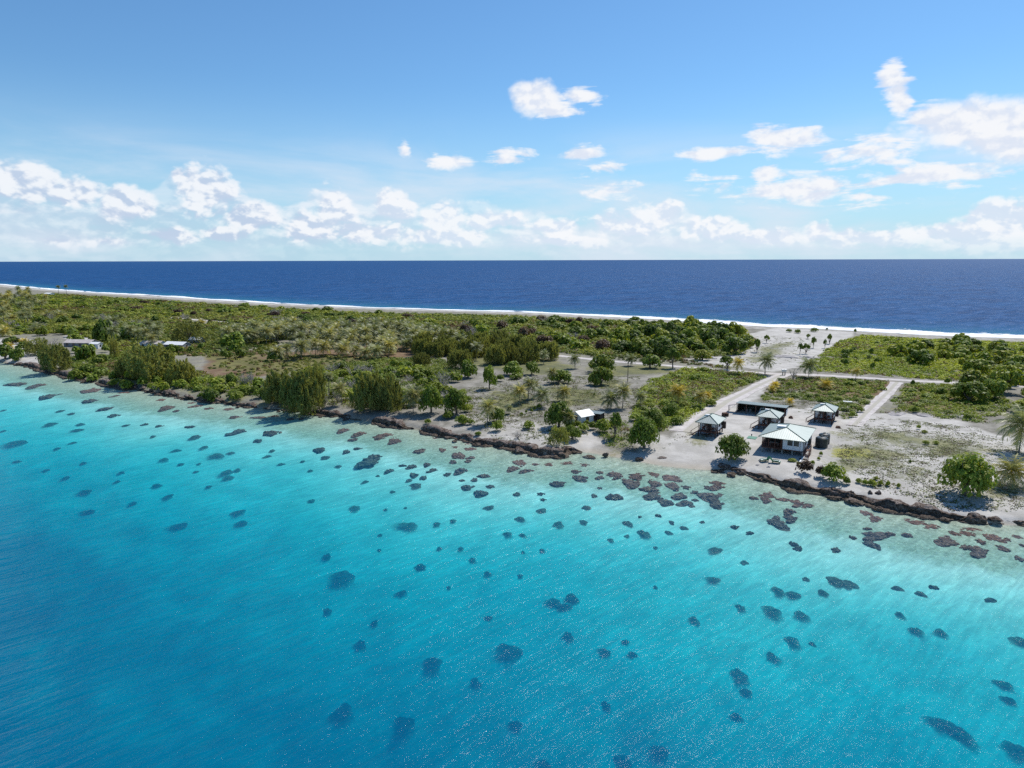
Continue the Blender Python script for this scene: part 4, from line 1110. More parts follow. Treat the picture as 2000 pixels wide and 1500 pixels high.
# low scrub that nobody could count, one mass of leaves
def scrub():
    Vs = []; Qs = []; Cs = []; n0 = 0; rg = np.random.default_rng(5)
    road = np.vstack([GP([(140,597),(410,627),(560,641),(750,658),(950,679),(1085,694),(1290,713),(1500,729),(1700,739),(1945,752),(2100,762)])])
    tk = GP([(1345,845),(1420,785),(1475,757),(1532,731)]); tk2 = GP([(1668,832),(1715,785),(1752,747)])
    for ci, (poly, den, cols, hh) in enumerate(CARPET):
        P = GP(poly); x0, y0 = P.min(0); x1, y1 = P.max(0); n = int((x1 - x0) * (y1 - y0) * den)
        pts = np.stack([rg.uniform(x0, x1, n), rg.uniform(y0, y1, n)], 1)
        W = pts + 6 * np.stack([fbm(pts[:, 0] / 9, pts[:, 1] / 9, 21) - .5, fbm(pts[:, 0] / 9, pts[:, 1] / 9, 31) - .5], 1)
        pts = pts[inpoly(W, P)]
        nz = fbm(pts[:, 0] / 7, pts[:, 1] / 7, 77); pts = pts[(nz > .34) | (rg.random(len(nz)) < .3)]
        d1 = polydist(pts, road)[0]; d2 = polydist(pts, tk)[0]; d3 = polydist(pts, tk2)[0]
        pts = pts[(d1 > 3.6) & (d2 > 3.6) & (d3 > 2.8)]
        s_, r_, _ = coast(pts); pts = pts[(s_ > 5) & (r_ > 38)]
        z_ = height(pts[:, 0], pts[:, 1])[0]; dist = np.hypot(pts[:, 0], pts[:, 1])
        nz = fbm(pts[:, 0] / 12, pts[:, 1] / 12, 55); nz2 = fbm(pts[:, 0] / 30, pts[:, 1] / 30, 65)
        nl = 14 if den > .3 else 22
        R_ = rg.uniform(.6, 1.2, len(pts)) * (hh * 1.1 + .25)
        Hh = hh * rg.uniform(.5, 1.3, len(pts)) * (.5 + nz)
        d = unit(len(pts) * nl, rg).reshape(len(pts), nl, 3); d[:, :, 2] = np.abs(d[:, :, 2])
        C = np.stack([pts[:, 0], pts[:, 1], z_], 1)[:, None, :] + d * np.stack([R_, R_, Hh], 1)[:, None, :] * rg.uniform(.75, 1.05, (len(pts), nl, 1))
        N = d + unit(len(pts) * nl, rg).reshape(d.shape) * .6; N[:, :, 2] += .4; N /= np.linalg.norm(N, axis=2)[..., None]
        size = np.repeat(np.maximum(.20, dist * .0011) * (1.0 if den > .3 else 1.3), nl) * rg.uniform(.7, 1.3, len(pts) * nl)
        V, Q = leaf_quads(C.reshape(-1, 3), N.reshape(-1, 3), size, rg)
        t_ = np.clip((nz - .5) * 2.2 + .5 + rg.uniform(-.3, .3, len(pts)), 0, 1)[:, None]
        col_ = np.array(cols[0]) * (1 - t_) + np.array(cols[1]) * t_
        dryf = ((nz2 > .64) & (rg.random(len(pts)) < .4)) | (rg.random(len(pts)) < .05)
        col_[dryf] = np.array([.17, .115, .055]) * rg.uniform(.7, 1.2, (dryf.sum(), 1))
        dk_ = rg.random(len(pts)) < .10; col_[dk_] = np.array([.07, .115, .02])
        cl = np.repeat(np.repeat(col_, nl, 0) * rg.uniform(.85, 1.4, (len(pts) * nl, 1)), 4, 0)
        Vs.append(V); Qs.append(Q + n0); n0 += len(V); Cs.append(np.c_[cl, np.ones(len(cl))])
    me = npmesh('low_scrub', np.vstack(Vs), np.vstack(Qs), 'leaf_scrub', cols=np.vstack(Cs))
    o = link(bpy.data.objects.new('low_scrub', me))
    tag(o, 'low green and olive scrub covering the flat ground of the islet', 'scrub', kind='stuff')
scrub()

# thin weeds and leaf litter over the sand
def weeds():
    rg = np.random.default_rng(9); Vs = []; Cs = []; Qs = []; n0 = 0
    for poly, n, size in [([(1640,835),(1720,815),(1900,835),(2000,880),(2000,990),(1850,985),(1700,945),(1640,900)], 3800, .17), ([(900,760),(1020,735),(1250,735),(1240,800),(1190,850),(1000,868),(880,800)], 4600, .2),
                          ([(1330,840),(1400,800),(1340,880),(1290,870)], 250, .16), ([(1400,720),(1440,655),(1600,660),(1560,710)], 700, .3), ([(1480,790),(1530,765),(1640,800),(1600,812)], 500, .18)]:
        P = GP(poly); pts = np.stack([rg.uniform(P[:, 0].min(), P[:, 0].max(), n * 3), rg.uniform(P[:, 1].min(), P[:, 1].max(), n * 3)], 1)
        nz = fbm(pts[:, 0] / 4.5, pts[:, 1] / 4.5, 91); pts = pts[inpoly(pts, P) & (nz + rg.uniform(-.2, .2, len(nz)) > .52)][:n]
        z_ = height(pts[:, 0], pts[:, 1])[0]; k = 6
        C = np.repeat(np.c_[pts, z_ + .04], k, 0) + rg.normal(size=(len(pts) * k, 3)) * [.3, .3, .03]; C[:, 2] = np.maximum(C[:, 2], np.repeat(z_, k) + .02)
        N = unit(len(C), rg) * .5 + [0, 0, 1]; N /= np.linalg.norm(N, axis=1)[:, None]
        V, Q = leaf_quads(C, N, size * rg.uniform(.5, 1.2, len(C)), rg)
        t_ = rg.random((len(pts), 1)); col_ = np.where(t_ < .55, [.12, .15, .03], np.where(t_ < .85, [.10, .075, .05], [.20, .2, .05]))
        cl = np.repeat(np.repeat(col_, k, 0) * rg.uniform(.7, 1.3, (len(C), 1)), 4, 0)
        Vs.append(V); Qs.append(Q + n0); n0 += len(V); Cs.append(np.c_[cl, np.ones(len(cl))])
    me = npmesh('weeds', np.vstack(Vs), np.vstack(Qs), 'leaf_scrub', cols=np.vstack(Cs))
    tag(link(bpy.data.objects.new('weeds', me)), 'sparse weeds and leaf litter scattered over the pale sand', 'weeds', kind='stuff')
weeds()

# ------------------------------------------------------------------ labels for the plants told apart by their zone
ORD = ['first','second','third','fourth','fifth','sixth','seventh','eighth','ninth','tenth','eleventh','twelfth','thirteenth','fourteenth','fifteenth']
PLACE = {'glade':('behind the grey clearing','trees and shrubs behind the grey clearing'),'village':('before the long white roofs','shrubs in front of the long roofs'),'strand':('on the sand by the clearing','shrubs on the sand strip'),'clearing':('near the road and clearing','palms near the clearing'),
 'sandflat':('on the far sandy flat','small trees on the far sandy flat'),'beachedge':('along the ocean beach','shrubs along the ocean beach'),'westcoast':('on the left coast','trees of the left coast'),
 'coastbrush':('among the coastal rocks','bare bushes by the coast'),'houseledge':('above the ledge by the main house','shrubs above the ledge'),'rightsand':('on the right sand lot','small shrubs on the right sand lot'),
 'grove':('in the palm grove','palms of the grove'),'grovefront':('before the palm grove','palms in front of the grove'),'villagepalms':('by the long white roofs','palms by the long white roofs'),
 'farpalms':('at the far left edge','palms at the far left'),'casuarinas':('right of the palm grove','casuarinas right of the palm grove'),'woodland':('in the woodland beyond the road','woodland beyond the road'),
 'midbelt':('in the middle ocean-side thicket','ocean-side thicket trees'),'farbelt':('in the far belt by the ocean','shrubs of the far belt'),'villagewood':('in the far left wood','trees of the far left wood'),
 'coastthicket':('between grove and lagoon','shrubs between grove and lagoon'),'westshore':('on the left rocky shore','shrubs of the left rocky shore'),'rightwood':('in the right edge wood','trees of the right edge wood'),
 'rightthicket':('in the right ocean-side thicket','trees of the right ocean-side thicket'),'meadow':('in the bright meadow beyond the road','shrubs of the bright meadow'),'leafyscrub':('in the scrub left of the track','shrubs left of the sand track'),
 'backscrub':('in the scrub behind the cottages','shrubs behind the cottages'),'sidescrub':('in the scrub right of the side track','shrubs right of the side track')}
def shade_word(s): return 'dark' if s < .3 else ('mid green' if s < .5 else ('olive green' if s < .65 else ('bright green' if s < .85 else 'yellow green')))
def rows(recs, keyd, keyx, per=12):
    recs = sorted(recs, key=keyd); nr = max(1, math.ceil(len(recs) / per)); out = []
    for i in range(nr): out.append(sorted(recs[i * len(recs) // nr:(i + 1) * len(recs) // nr], key=keyx))
    return out
for zn in sorted(set(r['zone'] for r in REC)):
    R_ = [r for r in REC if r['zone'] == zn]; forms = sorted(set(r['form'] for r in R_))
    for fm in forms:
        sub = [r for r in R_ if r['form'] == fm]; rws = rows(sub, lambda r: r['y'], lambda r: r['sx'])
        for i, row in enumerate(rws):
            for j, r in enumerate(row):
                where = f', {ORD[i] if i else "nearest"} row' if len(rws) > 1 else ''
                pos_w = 'leftmost' if (j == 0 and len(row) > 1) else (f'{ORD[j]} from left' if j < len(row) - 1 else 'rightmost')
                sw = '' if r['kind'] == 'dead' else shade_word(r['shade']) + ' '
                tag(r['o'], f"{sw}{r['form']} {PLACE[zn][0]}{where}, {pos_w}".replace('dark dry', 'dry reddish').replace('  ', ' '), group=PLACE[zn][1])

# ------------------------------------------------------------------ coral heads on the lagoon floor
def coral_mesh(seed, sub=3):
    """a patch reef: knobbly domes crowded inside an uneven outline"""
    import bmesh
    rg = np.random.default_rng(seed); bm = bmesh.new(); bmesh.ops.create_icosphere(bm, subdivisions=3, radius=1)
    base = np.array([p.co[:] for p in bm.verts]); faces = np.array([[q.index for q in f.verts] for f in bm.faces]); bm.free()
    V = []; Q = []; n0 = 0; n = int(rg.integers(16, 34)); ph = rg.uniform(0, 6.28, 3)
    for i in range(n):
        a = i * 2.399 + rg.uniform(-.4, .4); lim = .80 + .20 * math.sin(2 * a + ph[0]) + .16 * math.sin(3 * a + ph[1]) + .10 * math.sin(5 * a + ph[2])
        r_ = math.sqrt((i + .4) / n) * lim * rg.uniform(.75, 1.05); R_ = rg.uniform(.14, .34) * (1.15 - .4 * r_); hgt_ = rg.uniform(.55, 1.0) * (1.05 - .35 * r_)
        v = base.copy(); nn = fbm(v[:, 0] * 2.2 + i * 7, v[:, 1] * 2.2 + v[:, 2], seed) - .5; n2_ = fbm(v[:, 0] * 6 + i * 7, v[:, 1] * 6 + v[:, 2] * 3, seed + 2) - .5
        v = v * (1 + 1.0 * nn + .6 * n2_)[:, None] * [R_ * rg.uniform(.8, 1.5), R_ * rg.uniform(.8, 1.3), 1]
        v[:, 2] = np.sign(v[:, 2]) * np.abs(v[:, 2]) ** .7 * hgt_
        V.append(v + [r_ * math.cos(a), r_ * math.sin(a), 0]); Q.append(faces + n0); n0 += len(v)
    v = base.copy(); a = np.arctan2(v[:, 1], v[:, 0]); lim = .95 + .20 * np.sin(2 * a + ph[0]) + .16 * np.sin(3 * a + ph[1]) + .10 * np.sin(5 * a + ph[2])
    v[:, :2] *= lim[:, None]; v[:, 2] *= .22; V.append(v); Q.append(faces + n0)
    V = np.vstack(V); a = np.arctan2(V[:, 1], V[:, 0]); lim = .95 + .20 * np.sin(2 * a + ph[0]) + .16 * np.sin(3 * a + ph[1]) + .10 * np.sin(5 * a + ph[2])
    return npmesh('coral_head', V, np.vstack(Q), 'coral', {'rim': np.hypot(V[:, 0], V[:, 1]) / lim})
CM = [coral_mesh(i * 13 + 1) for i in range(12)]
def mound_mesh(seed):
    """a low rounded bommie for the deeper floor"""
    rg = np.random.default_rng(seed); nr, na = 14, 40; ph = rg.uniform(0, 6.28, 3); V = []; rim = []
    for i in range(nr + 1):
        r_ = i / nr * 1.35
        a = np.arange(na) / na * 2 * math.pi; lim = 1 + .14 * np.sin(2 * a + ph[0]) + .10 * np.sin(3 * a + ph[1]) + .07 * np.sin(5 * a + ph[2])
        x = r_ * lim * np.cos(a); y = r_ * lim * np.sin(a); zz = np.maximum(0, 1 - r_ ** 2 * .9) * (.7 + .8 * (fbm(x * 3 + seed, y * 3, seed) - .5)) + .06
        V.append(np.c_[x, y, zz]); rim.append(np.full(na, r_ + 0.))
    idx = np.arange((nr + 1) * na).reshape(nr + 1, na); nx = np.roll(idx, -1, 1)
    Q = np.stack([idx[:-1], nx[:-1], nx[1:], idx[1:]], -1).reshape(-1, 4)
    return npmesh('coral_head', np.vstack(V), Q[:, ::-1], 'coral', {'rim': np.hstack(rim) * .95})
MM = [mound_mesh(300 + i) for i in range(8)]
CROPS = [
 ((0,700,2.857),[(205,155,100,22),(275,215,90,20),(100,145,120,18),(505,240,80,15),(525,175,130,25),(590,285,80,15),(635,322,65,15),(690,190,60,10),(720,187,50,12),(645,210,45,10),(285,370,85,18),(340,295,50,10),(400,310,50,10),(450,370,60,12),(435,403,80,14),(705,375,45,10),(810,370,40,10),(890,380,45,12),(855,437,40,12),(905,230,60,20),(935,275,100,28),(985,295,40,10),(1070,248,60,20),(1100,265,70,18),(1165,280,60,22),(1290,280,70,25),(1315,328,70,16),(1325,412,90,40),(1090,440,75,20),(1060,385,60,10),(1445,330,100,15),(1530,322,60,12),(1515,420,100,28),(1440,462,60,14),(1140,497,60,18),(985,513,60,14),(1210,547,115,28),(1290,530,55,14),(915,565,65,20),(1010,592,55,12),(1110,590,35,10),(1095,635,45,12),(1265,640,95,40),(1275,670,90,25),(1325,625,55,25),(1165,717,50,16),(875,712,80,20),(940,773,75,32),(655,690,50,16),(745,812,70,20),(465,577,45,16),(675,625,50,14),(320,503,50,12),(410,473,50,12),(370,665,60,20),(260,625,45,30),(480,745,110,25),(95,477,140,35),(20,407,40,10),(95,577,55,12),(20,292,40,10),(500,860,100,25),(1330,860,90,38),(1350,925,100,35),(1005,938,120,40),(1570,592,55,12),(1690,575,35,12),(1495,548,50,16),(1520,517,45,14),(1680,340,40,10),(1620,340,60,10)]),
 ((600,820,3.333),[(235,70,90,45),(345,92,100,40),(470,122,70,22),(510,100,130,30),(570,138,110,35),(400,285,150,60),(430,245,110,30),(80,198,100,25),(120,247,80,18),(20,333,45,18),(255,210,60,20),(300,132,70,18),(330,190,60,14),(205,303,50,22),(380,405,55,35),(460,367,40,12),(535,335,65,28),(680,308,70,35),(620,302,60,12),(780,293,60,28),(695,363,75,25),(757,380,60,28),(665,395,60,20),(708,428,95,32),(815,330,65,25),(845,115,65,18),(735,205,80,45),(880,197,60,28),(985,232,110,45),(1065,248,60,22),(950,275,60,22),(1060,190,95,32),(965,178,50,22),(1050,152,65,22),(1003,335,95,38),(910,358,55,22),(1045,272,50,20),(1155,368,85,32),(1090,392,55,22),(1010,397,45,20),(1045,442,90,48),(1130,482,125,32),(1190,437,60,26),(1385,278,110,45),(1340,320,90,50),(1430,335,110,22),(1365,487,55,24),(1520,485,55,18),(1535,522,45,16),(1525,592,75,32),(1185,572,80,28),(1385,645,75,42),(1490,290,60,22),(1575,290,70,30),(1750,338,70,35),(1630,420,110,35),(1690,282,100,22),(1805,295,65,30),(1775,385,130,32),(1905,345,60,16),(1905,380,70,22),(1970,355,50,35),(1868,497,50,32),(1975,508,70,32),(1635,682,90,42),(1800,668,70,32),(1820,572,75,26),(1305,745,80,35),(1400,750,55,32),(1975,783,55,30),(1905,447,40,12),(655,695,180,50),(310,578,95,38),(845,680,65,40),(950,660,60,26),(555,470,45,18),(475,752,45,20),(860,832,50,25),(1000,832,55,28),(1075,912,65,40),(740,957,80,42),(130,885,80,50),(30,530,60,30),(470,850,40,20),(1530,843,55,24),(1405,855,35,20),(640,575,35,12),(510,585,40,14)]),
 ((1100,880,3.333),[(340,155,110,35),(350,183,60,18),(440,215,150,50),(480,165,130,40),(590,155,90,30),(705,175,150,48),(595,215,100,55),(560,255,130,45),(580,300,130,50),(710,230,110,48),(800,242,60,24),(665,340,120,40),(755,302,120,38),(790,345,110,35),(835,365,45,30),(860,325,50,20),(1005,210,110,40),(1005,240,110,35),(940,243,60,22),(960,300,170,60),(860,275,60,22),(1000,350,110,50),(340,305,130,35),(420,475,75,35),(525,540,100,48),(415,557,45,28),(685,535,60,26),(785,505,70,22),(705,470,45,20),(618,425,50,16),(905,468,40,14),(500,433,30,12),(1330,292,120,45),(1320,325,80,38),(1440,320,110,35),(1520,340,110,45),(1590,360,90,30),(1240,312,70,20),(1475,400,90,60),(1480,445,100,40),(1385,440,60,26),(1400,482,130,60),(995,650,115,42),(980,840,105,42),(1180,730,60,40),(1215,540,55,20),(1120,500,60,30),(1500,612,70,25),(1525,640,70,30),(1775,652,60,30),(1400,915,100,75),(1500,940,130,40),(1690,925,80,40),(1580,838,60,24),(1860,870,110,90),(1770,850,130,55),(55,960,110,60),(600,632,45,16),(600,890,40,30)]),
 ((1600,800,5.0),[(460,1010,140,70),(560,1065,160,60),(870,1020,100,35),(950,1095,280,60),(1100,1140,160,55),(560,1235,330,70),(690,1215,100,50),(510,1320,150,90),(860,1230,110,40),(1240,1285,240,90),(1320,1210,110,60),(1440,1200,160,70),(1540,1380,220,130),(1690,1240,200,80),(1580,1290,110,60),(1790,1355,120,80),(1930,1240,100,50),(1500,1160,240,40),(160,1370,80,35),(330,1255,80,30),(470,1170,90,25),(1420,1350,110,40),(1830,1270,80,40),(1950,1460,100,50),(1985,1330,60,35)]),
 ((1400,1100,3.333),[(155,290,80,45),(360,315,150,75),(550,340,120,60),(490,510,120,90),(620,525,50,30),(360,610,100,75),(150,740,150,130),(190,840,90,80),(1175,163,75,28),(1325,198,70,32),(1410,158,70,20),(1780,242,100,20),(1190,335,75,42),(1300,440,110,48),(1455,450,95,55),(1975,510,130,110),(1870,790,110,90),(1900,890,90,70),(1475,1060,180,120),(1590,1120,170,130),(1950,1220,180,180),(130,985,80,60)]),
 ((600,1100,2.5),[(175,75,170,70),(550,20,70,28),(880,48,50,26),(1040,63,40,30),(1205,195,90,70),(1295,178,80,55),(1260,215,110,30),(990,440,160,120),(612,495,120,90),(1275,355,70,50),(1890,282,70,50),(1590,450,60,50),(1455,437,80,40),(1555,385,45,35),(460,145,70,35),(690,115,30,20),(820,585,70,50),(170,730,140,110),(480,775,140,100),(1020,790,80,60),(1540,960,130,90),(1730,905,100,70),(1160,985,120,50),(260,395,80,50),(100,235,60,40),(330,290,50,30),(1460,690,60,50),(885,265,50,25)])]
corals = []; rc = random.Random(3)
for (ox, oy, k), lst in CROPS:
    for (X_, Y_, w_, h_) in lst:
        px, py = ox + X_ / k, oy + Y_ / k; wp, hp = w_ / k, h_ / k
        z_ = -.8
        for _ in range(5):
            q = G(px, py, z_); z_ = min(hz(q[0], q[1]), -.15)
        d = q[1] * math.cos(PITCH) + (H - z_) * math.sin(PITCH); el_ = math.atan2(H - z_, math.hypot(*q))
        hw = wp * d / F / 2 * 1.0; hd = hp * d / F / 2 / math.sin(el_) * 1.05
        hd = min(hd, hw * 1.35)
        tall = min(.75 * -z_ - .02, .25 + .22 * hw); tall = max(tall, .12)
        if z_ <= -1.7: hw *= .92; hd *= .92
        o_ = bpy.data.objects.new('coral_head', rc.choice(CM if z_ > -1.7 else MM)); link(o_)
        o_.location = (q[0], q[1], z_ - .1); o_.scale = (hw, max(hd, hw * .4), tall); o_.rotation_euler = (0, 0, rc.choice([0, math.pi]) + rc.uniform(-.15, .15))
        corals.append(dict(o=o_, px=px, py=py, z=z_, w=hw * 2))
def czone(c_):
    if c_['px'] < 300: return 'off the far left shore', 'coral heads off the far left shore'
    if c_['px'] < 600: return 'off the casuarina shore', 'coral heads off the casuarina shore'
    if c_['px'] < 850: return 'off the big palm coast', 'coral heads off the big palm coast'
    if c_['px'] < 1130: return 'off the grey clearing', 'coral heads off the grey clearing'
    if c_['px'] < 1400: return 'off the small beach', 'coral heads off the small beach'
    if c_['px'] < 1680: return 'off the main house', 'coral heads off the main house'
    return 'off the lone round tree', 'coral heads off the right shore'
for zn in sorted(set(czone(c_) for c_ in corals)):
    sub = [c_ for c_ in corals if czone(c_) == zn]
    for i, row in enumerate(rows(sub, lambda r: r['py'], lambda r: r['px'], 8)):
        for j, c_ in enumerate(row):
            sz = 'large' if c_['w'] > 5.5 else ('small' if c_['w'] < 2.6 else 'medium')
            cw = 'brown' if c_['z'] > -1.6 else ('dark' if c_['z'] > -4 else 'blurred deep')
            pos_w = 'leftmost' if j == 0 else (f'{ORD[j]} from left' if j < len(row) - 1 else 'rightmost')
            tag(c_['o'], f"{sz} {cw} coral head {zn[0]}, {ORD[i]} row out, {pos_w}", 'coral', zn[1])
# ------------------------------------------------------------------ rocks
def rock_mesh(seed, mat, flat=.7):
    import bmesh
    bm = bmesh.new(); bmesh.ops.create_icosphere(bm, subdivisions=3, radius=1)
    rg = np.random.default_rng(seed); v = np.array([p.co[:] for p in bm.verts])
    n = fbm(v[:, 0] * 1.3 + seed, v[:, 1] * 1.3 + v[:, 2] * .9, seed) - .5; n2 = fbm(v[:, 0] * 3.5 + v[:, 2] * 2, v[:, 1] * 3.5 - v[:, 2], seed + 3) - .5
    v = v * (1 + 1.1 * n + .6 * n2)[:, None]; v[:, 2] = np.where(v[:, 2] < 0, v[:, 2] * .3, v[:, 2]) * flat
    for p, c_ in zip(bm.verts, v): p.co = c_
    me = bpy.data.meshes.new('rock'); bm.to_mesh(me); bm.free(); me.materials.append(MATS[mat]); return me
RK = [rock_mesh(200 + i, 'reef_rock') for i in range(6)]
HP = [rock_mesh(220 + i, 'stone_grey', .5) for i in range(3)]
PR = [rock_mesh(230 + i, 'rust', .8) for i in range(2)]
def rock(px, py, wp, hp, label, me=None, name='rock', cat='rock', group=None, z=None):
    x, y, zz = ground_at(px, py)
    if z is not None: zz = z; x, y = G(px, py, z)
    k = depth_at((x, y)) / F
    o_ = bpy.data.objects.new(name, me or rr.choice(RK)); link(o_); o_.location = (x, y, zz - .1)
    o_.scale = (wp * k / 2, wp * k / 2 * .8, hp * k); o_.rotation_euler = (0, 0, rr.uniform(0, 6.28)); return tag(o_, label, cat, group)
rock(1905,1019,34,24,'large dark boulder in the water below the lone round tree', z=0)
rock(1086,887,46,17,'big flat dark rock at the end of the ledge beside the sandy beach', z=0)
rock(1183,889,13,9,'dark boulder on the sandy beach below the waterside tree', z=.3)
rock(1250,898,16,10,'dark boulder at the water edge of the beach', z=.2)
rock(1294,891,16,4,'flat dark stone lying on the beach sand')
for q, l in [((1662,958,22,13),'dark grey boulder on the ledge above the row of small shrubs, left one'),((1700,961,12,10),'dark grey boulder on the ledge below the small shrubs, middle one'),((1716,963,13,11),'dark grey boulder on the ledge below the small shrubs, right one'),
             ((1014,872,30,13),'grey rock pile under the dead brush on the ledge'),((1152,893,26,6),'low brown rock at the left end of the beach'),((1450,912,20,8),'pale grey rock on the ledge below the glossy round tree')]:
    rock(*q, l)
arcs = []
Lr, qr = resample(ls, 1.0); rg_ = random.Random(21)
a_lo, a_hi = arc_of(30, 711), arc_of(2000, 1024)
for k in range(110):
    a = rg_.uniform(a_lo, a_hi)
    if BE0 < a < BE1: continue
    i = int(np.searchsorted(qr, a)); d = rg_.uniform(-2.2, 1.2); nx = (Lr[i + 1] - Lr[i]); nx /= np.hypot(*nx)
    x, y = Lr[i] + np.array([-nx[1], nx[0]]) * d
    sz = rg_.uniform(.35, 1.3) * (1.2 if y > 180 else 1)
    o_ = bpy.data.objects.new('rock', rg_.choice(RK)); link(o_); o_.location = (x, y, -.05 if d < 0 else .5 + d * .3); o_.scale = (sz, sz * rg_.uniform(.6, 1), sz * rg_.uniform(.4, .8)); o_.rotation_euler = (0, 0, rg_.uniform(0, 6))
    arcs.append((a, o_, sz))
arcs.sort(key=lambda q: q[0])
SEG = [('the far left shore', -200), ('the left casuarina shore', 300), ('the big casuarinas', 560), ('the big coast palm', 780), ('the clearing shore', 900), ('the main house', 1390), ('the right sand lot', 1600)]
sega = [arc_of(max(px, 0), np.interp(max(px, 0), [p[0] for p in LSH], [p[1] for p in LSH])) for _, px in SEG] + [1e9]
for si, (nm, _) in enumerate(SEG):
    sub = [q for q in arcs if sega[si] <= q[0] < sega[si + 1]]
    for j0 in range(0, len(sub), 14):
        part = sub[j0:j0 + 14]; stretch = ['', ', second stretch', ', third stretch', ', fourth stretch'][j0 // 14]
        for j, (a, o_, sz) in enumerate(part):
            tag(o_, f"{'large' if sz > 1 else ('small' if sz < .6 else 'medium')} brown shore rock along {nm}{stretch}, {ORD[j]} from left", 'rock', 'brown rocks along the lagoon edge')
for q, l in [((1748,808,46,6),'long grey spoil heap at the back of the right sand lot, leftmost'),((1805,811,52,7),'grey spoil heap at the back of the right sand lot, second from left'),((1880,815,50,8),'grey spoil heap at the back of the right sand lot, rightmost'),
             ((1385,700,40,7),'grey rubble heap in front of the woodland corner'),((1535,697,46,6),'grey rubble ridge across the far sandy flat, left part'),((1575,698,38,6),'grey rubble ridge across the far sandy flat, right part'),((1440,672,46,7),'grey rubble bank at the edge of the far woodland')]:
    rock(*q, l, rr.choice(HP), 'rubble_heap', 'rubble heap', 'grey heaps of coral rubble')
rock(1637,836,11,7,'round brown stump right of the rear cottage', PR[0], 'tree_stump', 'stump')
rock(1545,817,9,7,'small rusty heap on the sand right of the middle cottage', PR[1], 'scrap_heap', 'scrap heap')
rock(1966,822,8,4,'small white stone heap near the right edge palm', HP[0], 'stone_heap', 'stone heap')

# ------------------------------------------------------------------ buildings
def sub(mb, name, mat, parent, loc=None): return mb.build(name, mat, parent, loc)
def window_on(parent, c, w_, h_, axis, out):
    """c: centre on the wall plane; axis 'x' = wall runs along x; out = +-1 outward along the other axis"""
    f = MB(); g_ = MB(); t_ = .07
    def bx(mb, a0, a1, z0, z1, d0, d1):
        d0, d1 = sorted((out * d0, out * d1))
        if axis == 'x': mb.box(c[0] + a0, c[0] + a1, c[1] + d0, c[1] + d1, c[2] + z0, c[2] + z1)
        else: mb.box(c[0] + d0, c[0] + d1, c[1] + a0, c[1] + a1, c[2] + z0, c[2] + z1)
    W2, H2 = w_ / 2, h_ / 2
    bx(f, -W2, W2, H2 - t_, H2, .002, .06); bx(f, -W2 - .05, W2 + .05, -H2 - t_, -H2, .002, .10)
    bx(f, -W2, -W2 + t_, -H2, H2 - t_, .002, .06); bx(f, W2 - t_, W2, -H2, H2 - t_, .002, .06)
    bx(f, -.025, .025, -H2, H2 - t_, .002, .05); bx(f, -W2 + t_, -.025, -.02, .02, .004, .045); bx(f, .025, W2 - t_, -.02, .02, .004, .045)
    bx(g_, -W2 + t_, W2 - t_, -H2, H2 - t_, .001, .02)
    fo = f.build('window', 'dark_wood', parent); g_.build('pane', 'glass', fo); return fo

def hip_roof(parent, W_, D_, ze, rise, mat='green_roof', vent=True):
    r = MB(); a, b = W_ / 2, D_ / 2; i = min(a, b) - .05
    A, B_, C_, D0 = (-a, -b, ze), (a, -b, ze), (a, b, ze), (-a, b, ze)
    E0, F0 = (0, -b + i, ze + rise), (0, b - i, ze + rise); sl = math.hypot(i, rise)
    r.poly([A, B_, E0], [(0, 0), (W_, 0), (W_ / 2, sl)]); r.poly([C_, D0, F0], [(0, 0), (W_, 0), (W_ / 2, sl)])
    r.poly([B_, C_, F0, E0], [(0, 0), (D_, 0), (D_ - i, sl), (i, sl)]); r.poly([D0, A, E0, F0], [(0, 0), (D_, 0), (D_ - i, sl), (i, sl)])
    r.poly([(-a, -b, ze - .10), (-a, b, ze - .10), (a, b, ze - .10), (a, -b, ze - .10)])
    ro = r.build('roof', mat, parent)
    f = MB()
    for p, q in ((A, B_), (B_, C_), (C_, D0), (D0, A)):
        f.poly([(p[0], p[1], p[2] - .10), (q[0], q[1], q[2] - .10), q, p])
    f.build('fascia', 'green_trim', ro)
    cp = MB()
    for p, q in ((A, E0), (B_, E0), (C_, F0), (D0, F0), (E0, F0)): cp.tube((p[0], p[1], p[2] + .03), (q[0], q[1], q[2] + .03), .075, n=6)
    cp.build('ridge_cap', 'green_trim', ro)
    if vent:
        v = MB(); s_ = W_ * .06
        zz = ze + rise * .86; v.box(-a * .30 - s_, -a * .05, -b + i + s_ * .6, -b + i + s_ * 3.0, zz - .1, ze + rise + .06)
        v.build('skylight', 'white_roof', ro)
    return ro

def railing(mb, x0, y0, x1, y1, z, h_=.95):
    mb.tube((x0, y0, z + h_), (x1, y1, z + h_), .045, n=5); mb.tube((x0, y0, z + .15), (x1, y1, z + .15), .035, n=5)
    n = max(2, int(math.hypot(x1 - x0, y1 - y0) / .30))
    for k in range(n + 1):
        f = k / n; x = x0 + (x1 - x0) * f; y = y0 + (y1 - y0) * f; mb.tube((x, y, z + .15), (x, y, z + h_), .028, n=4, cap=False)

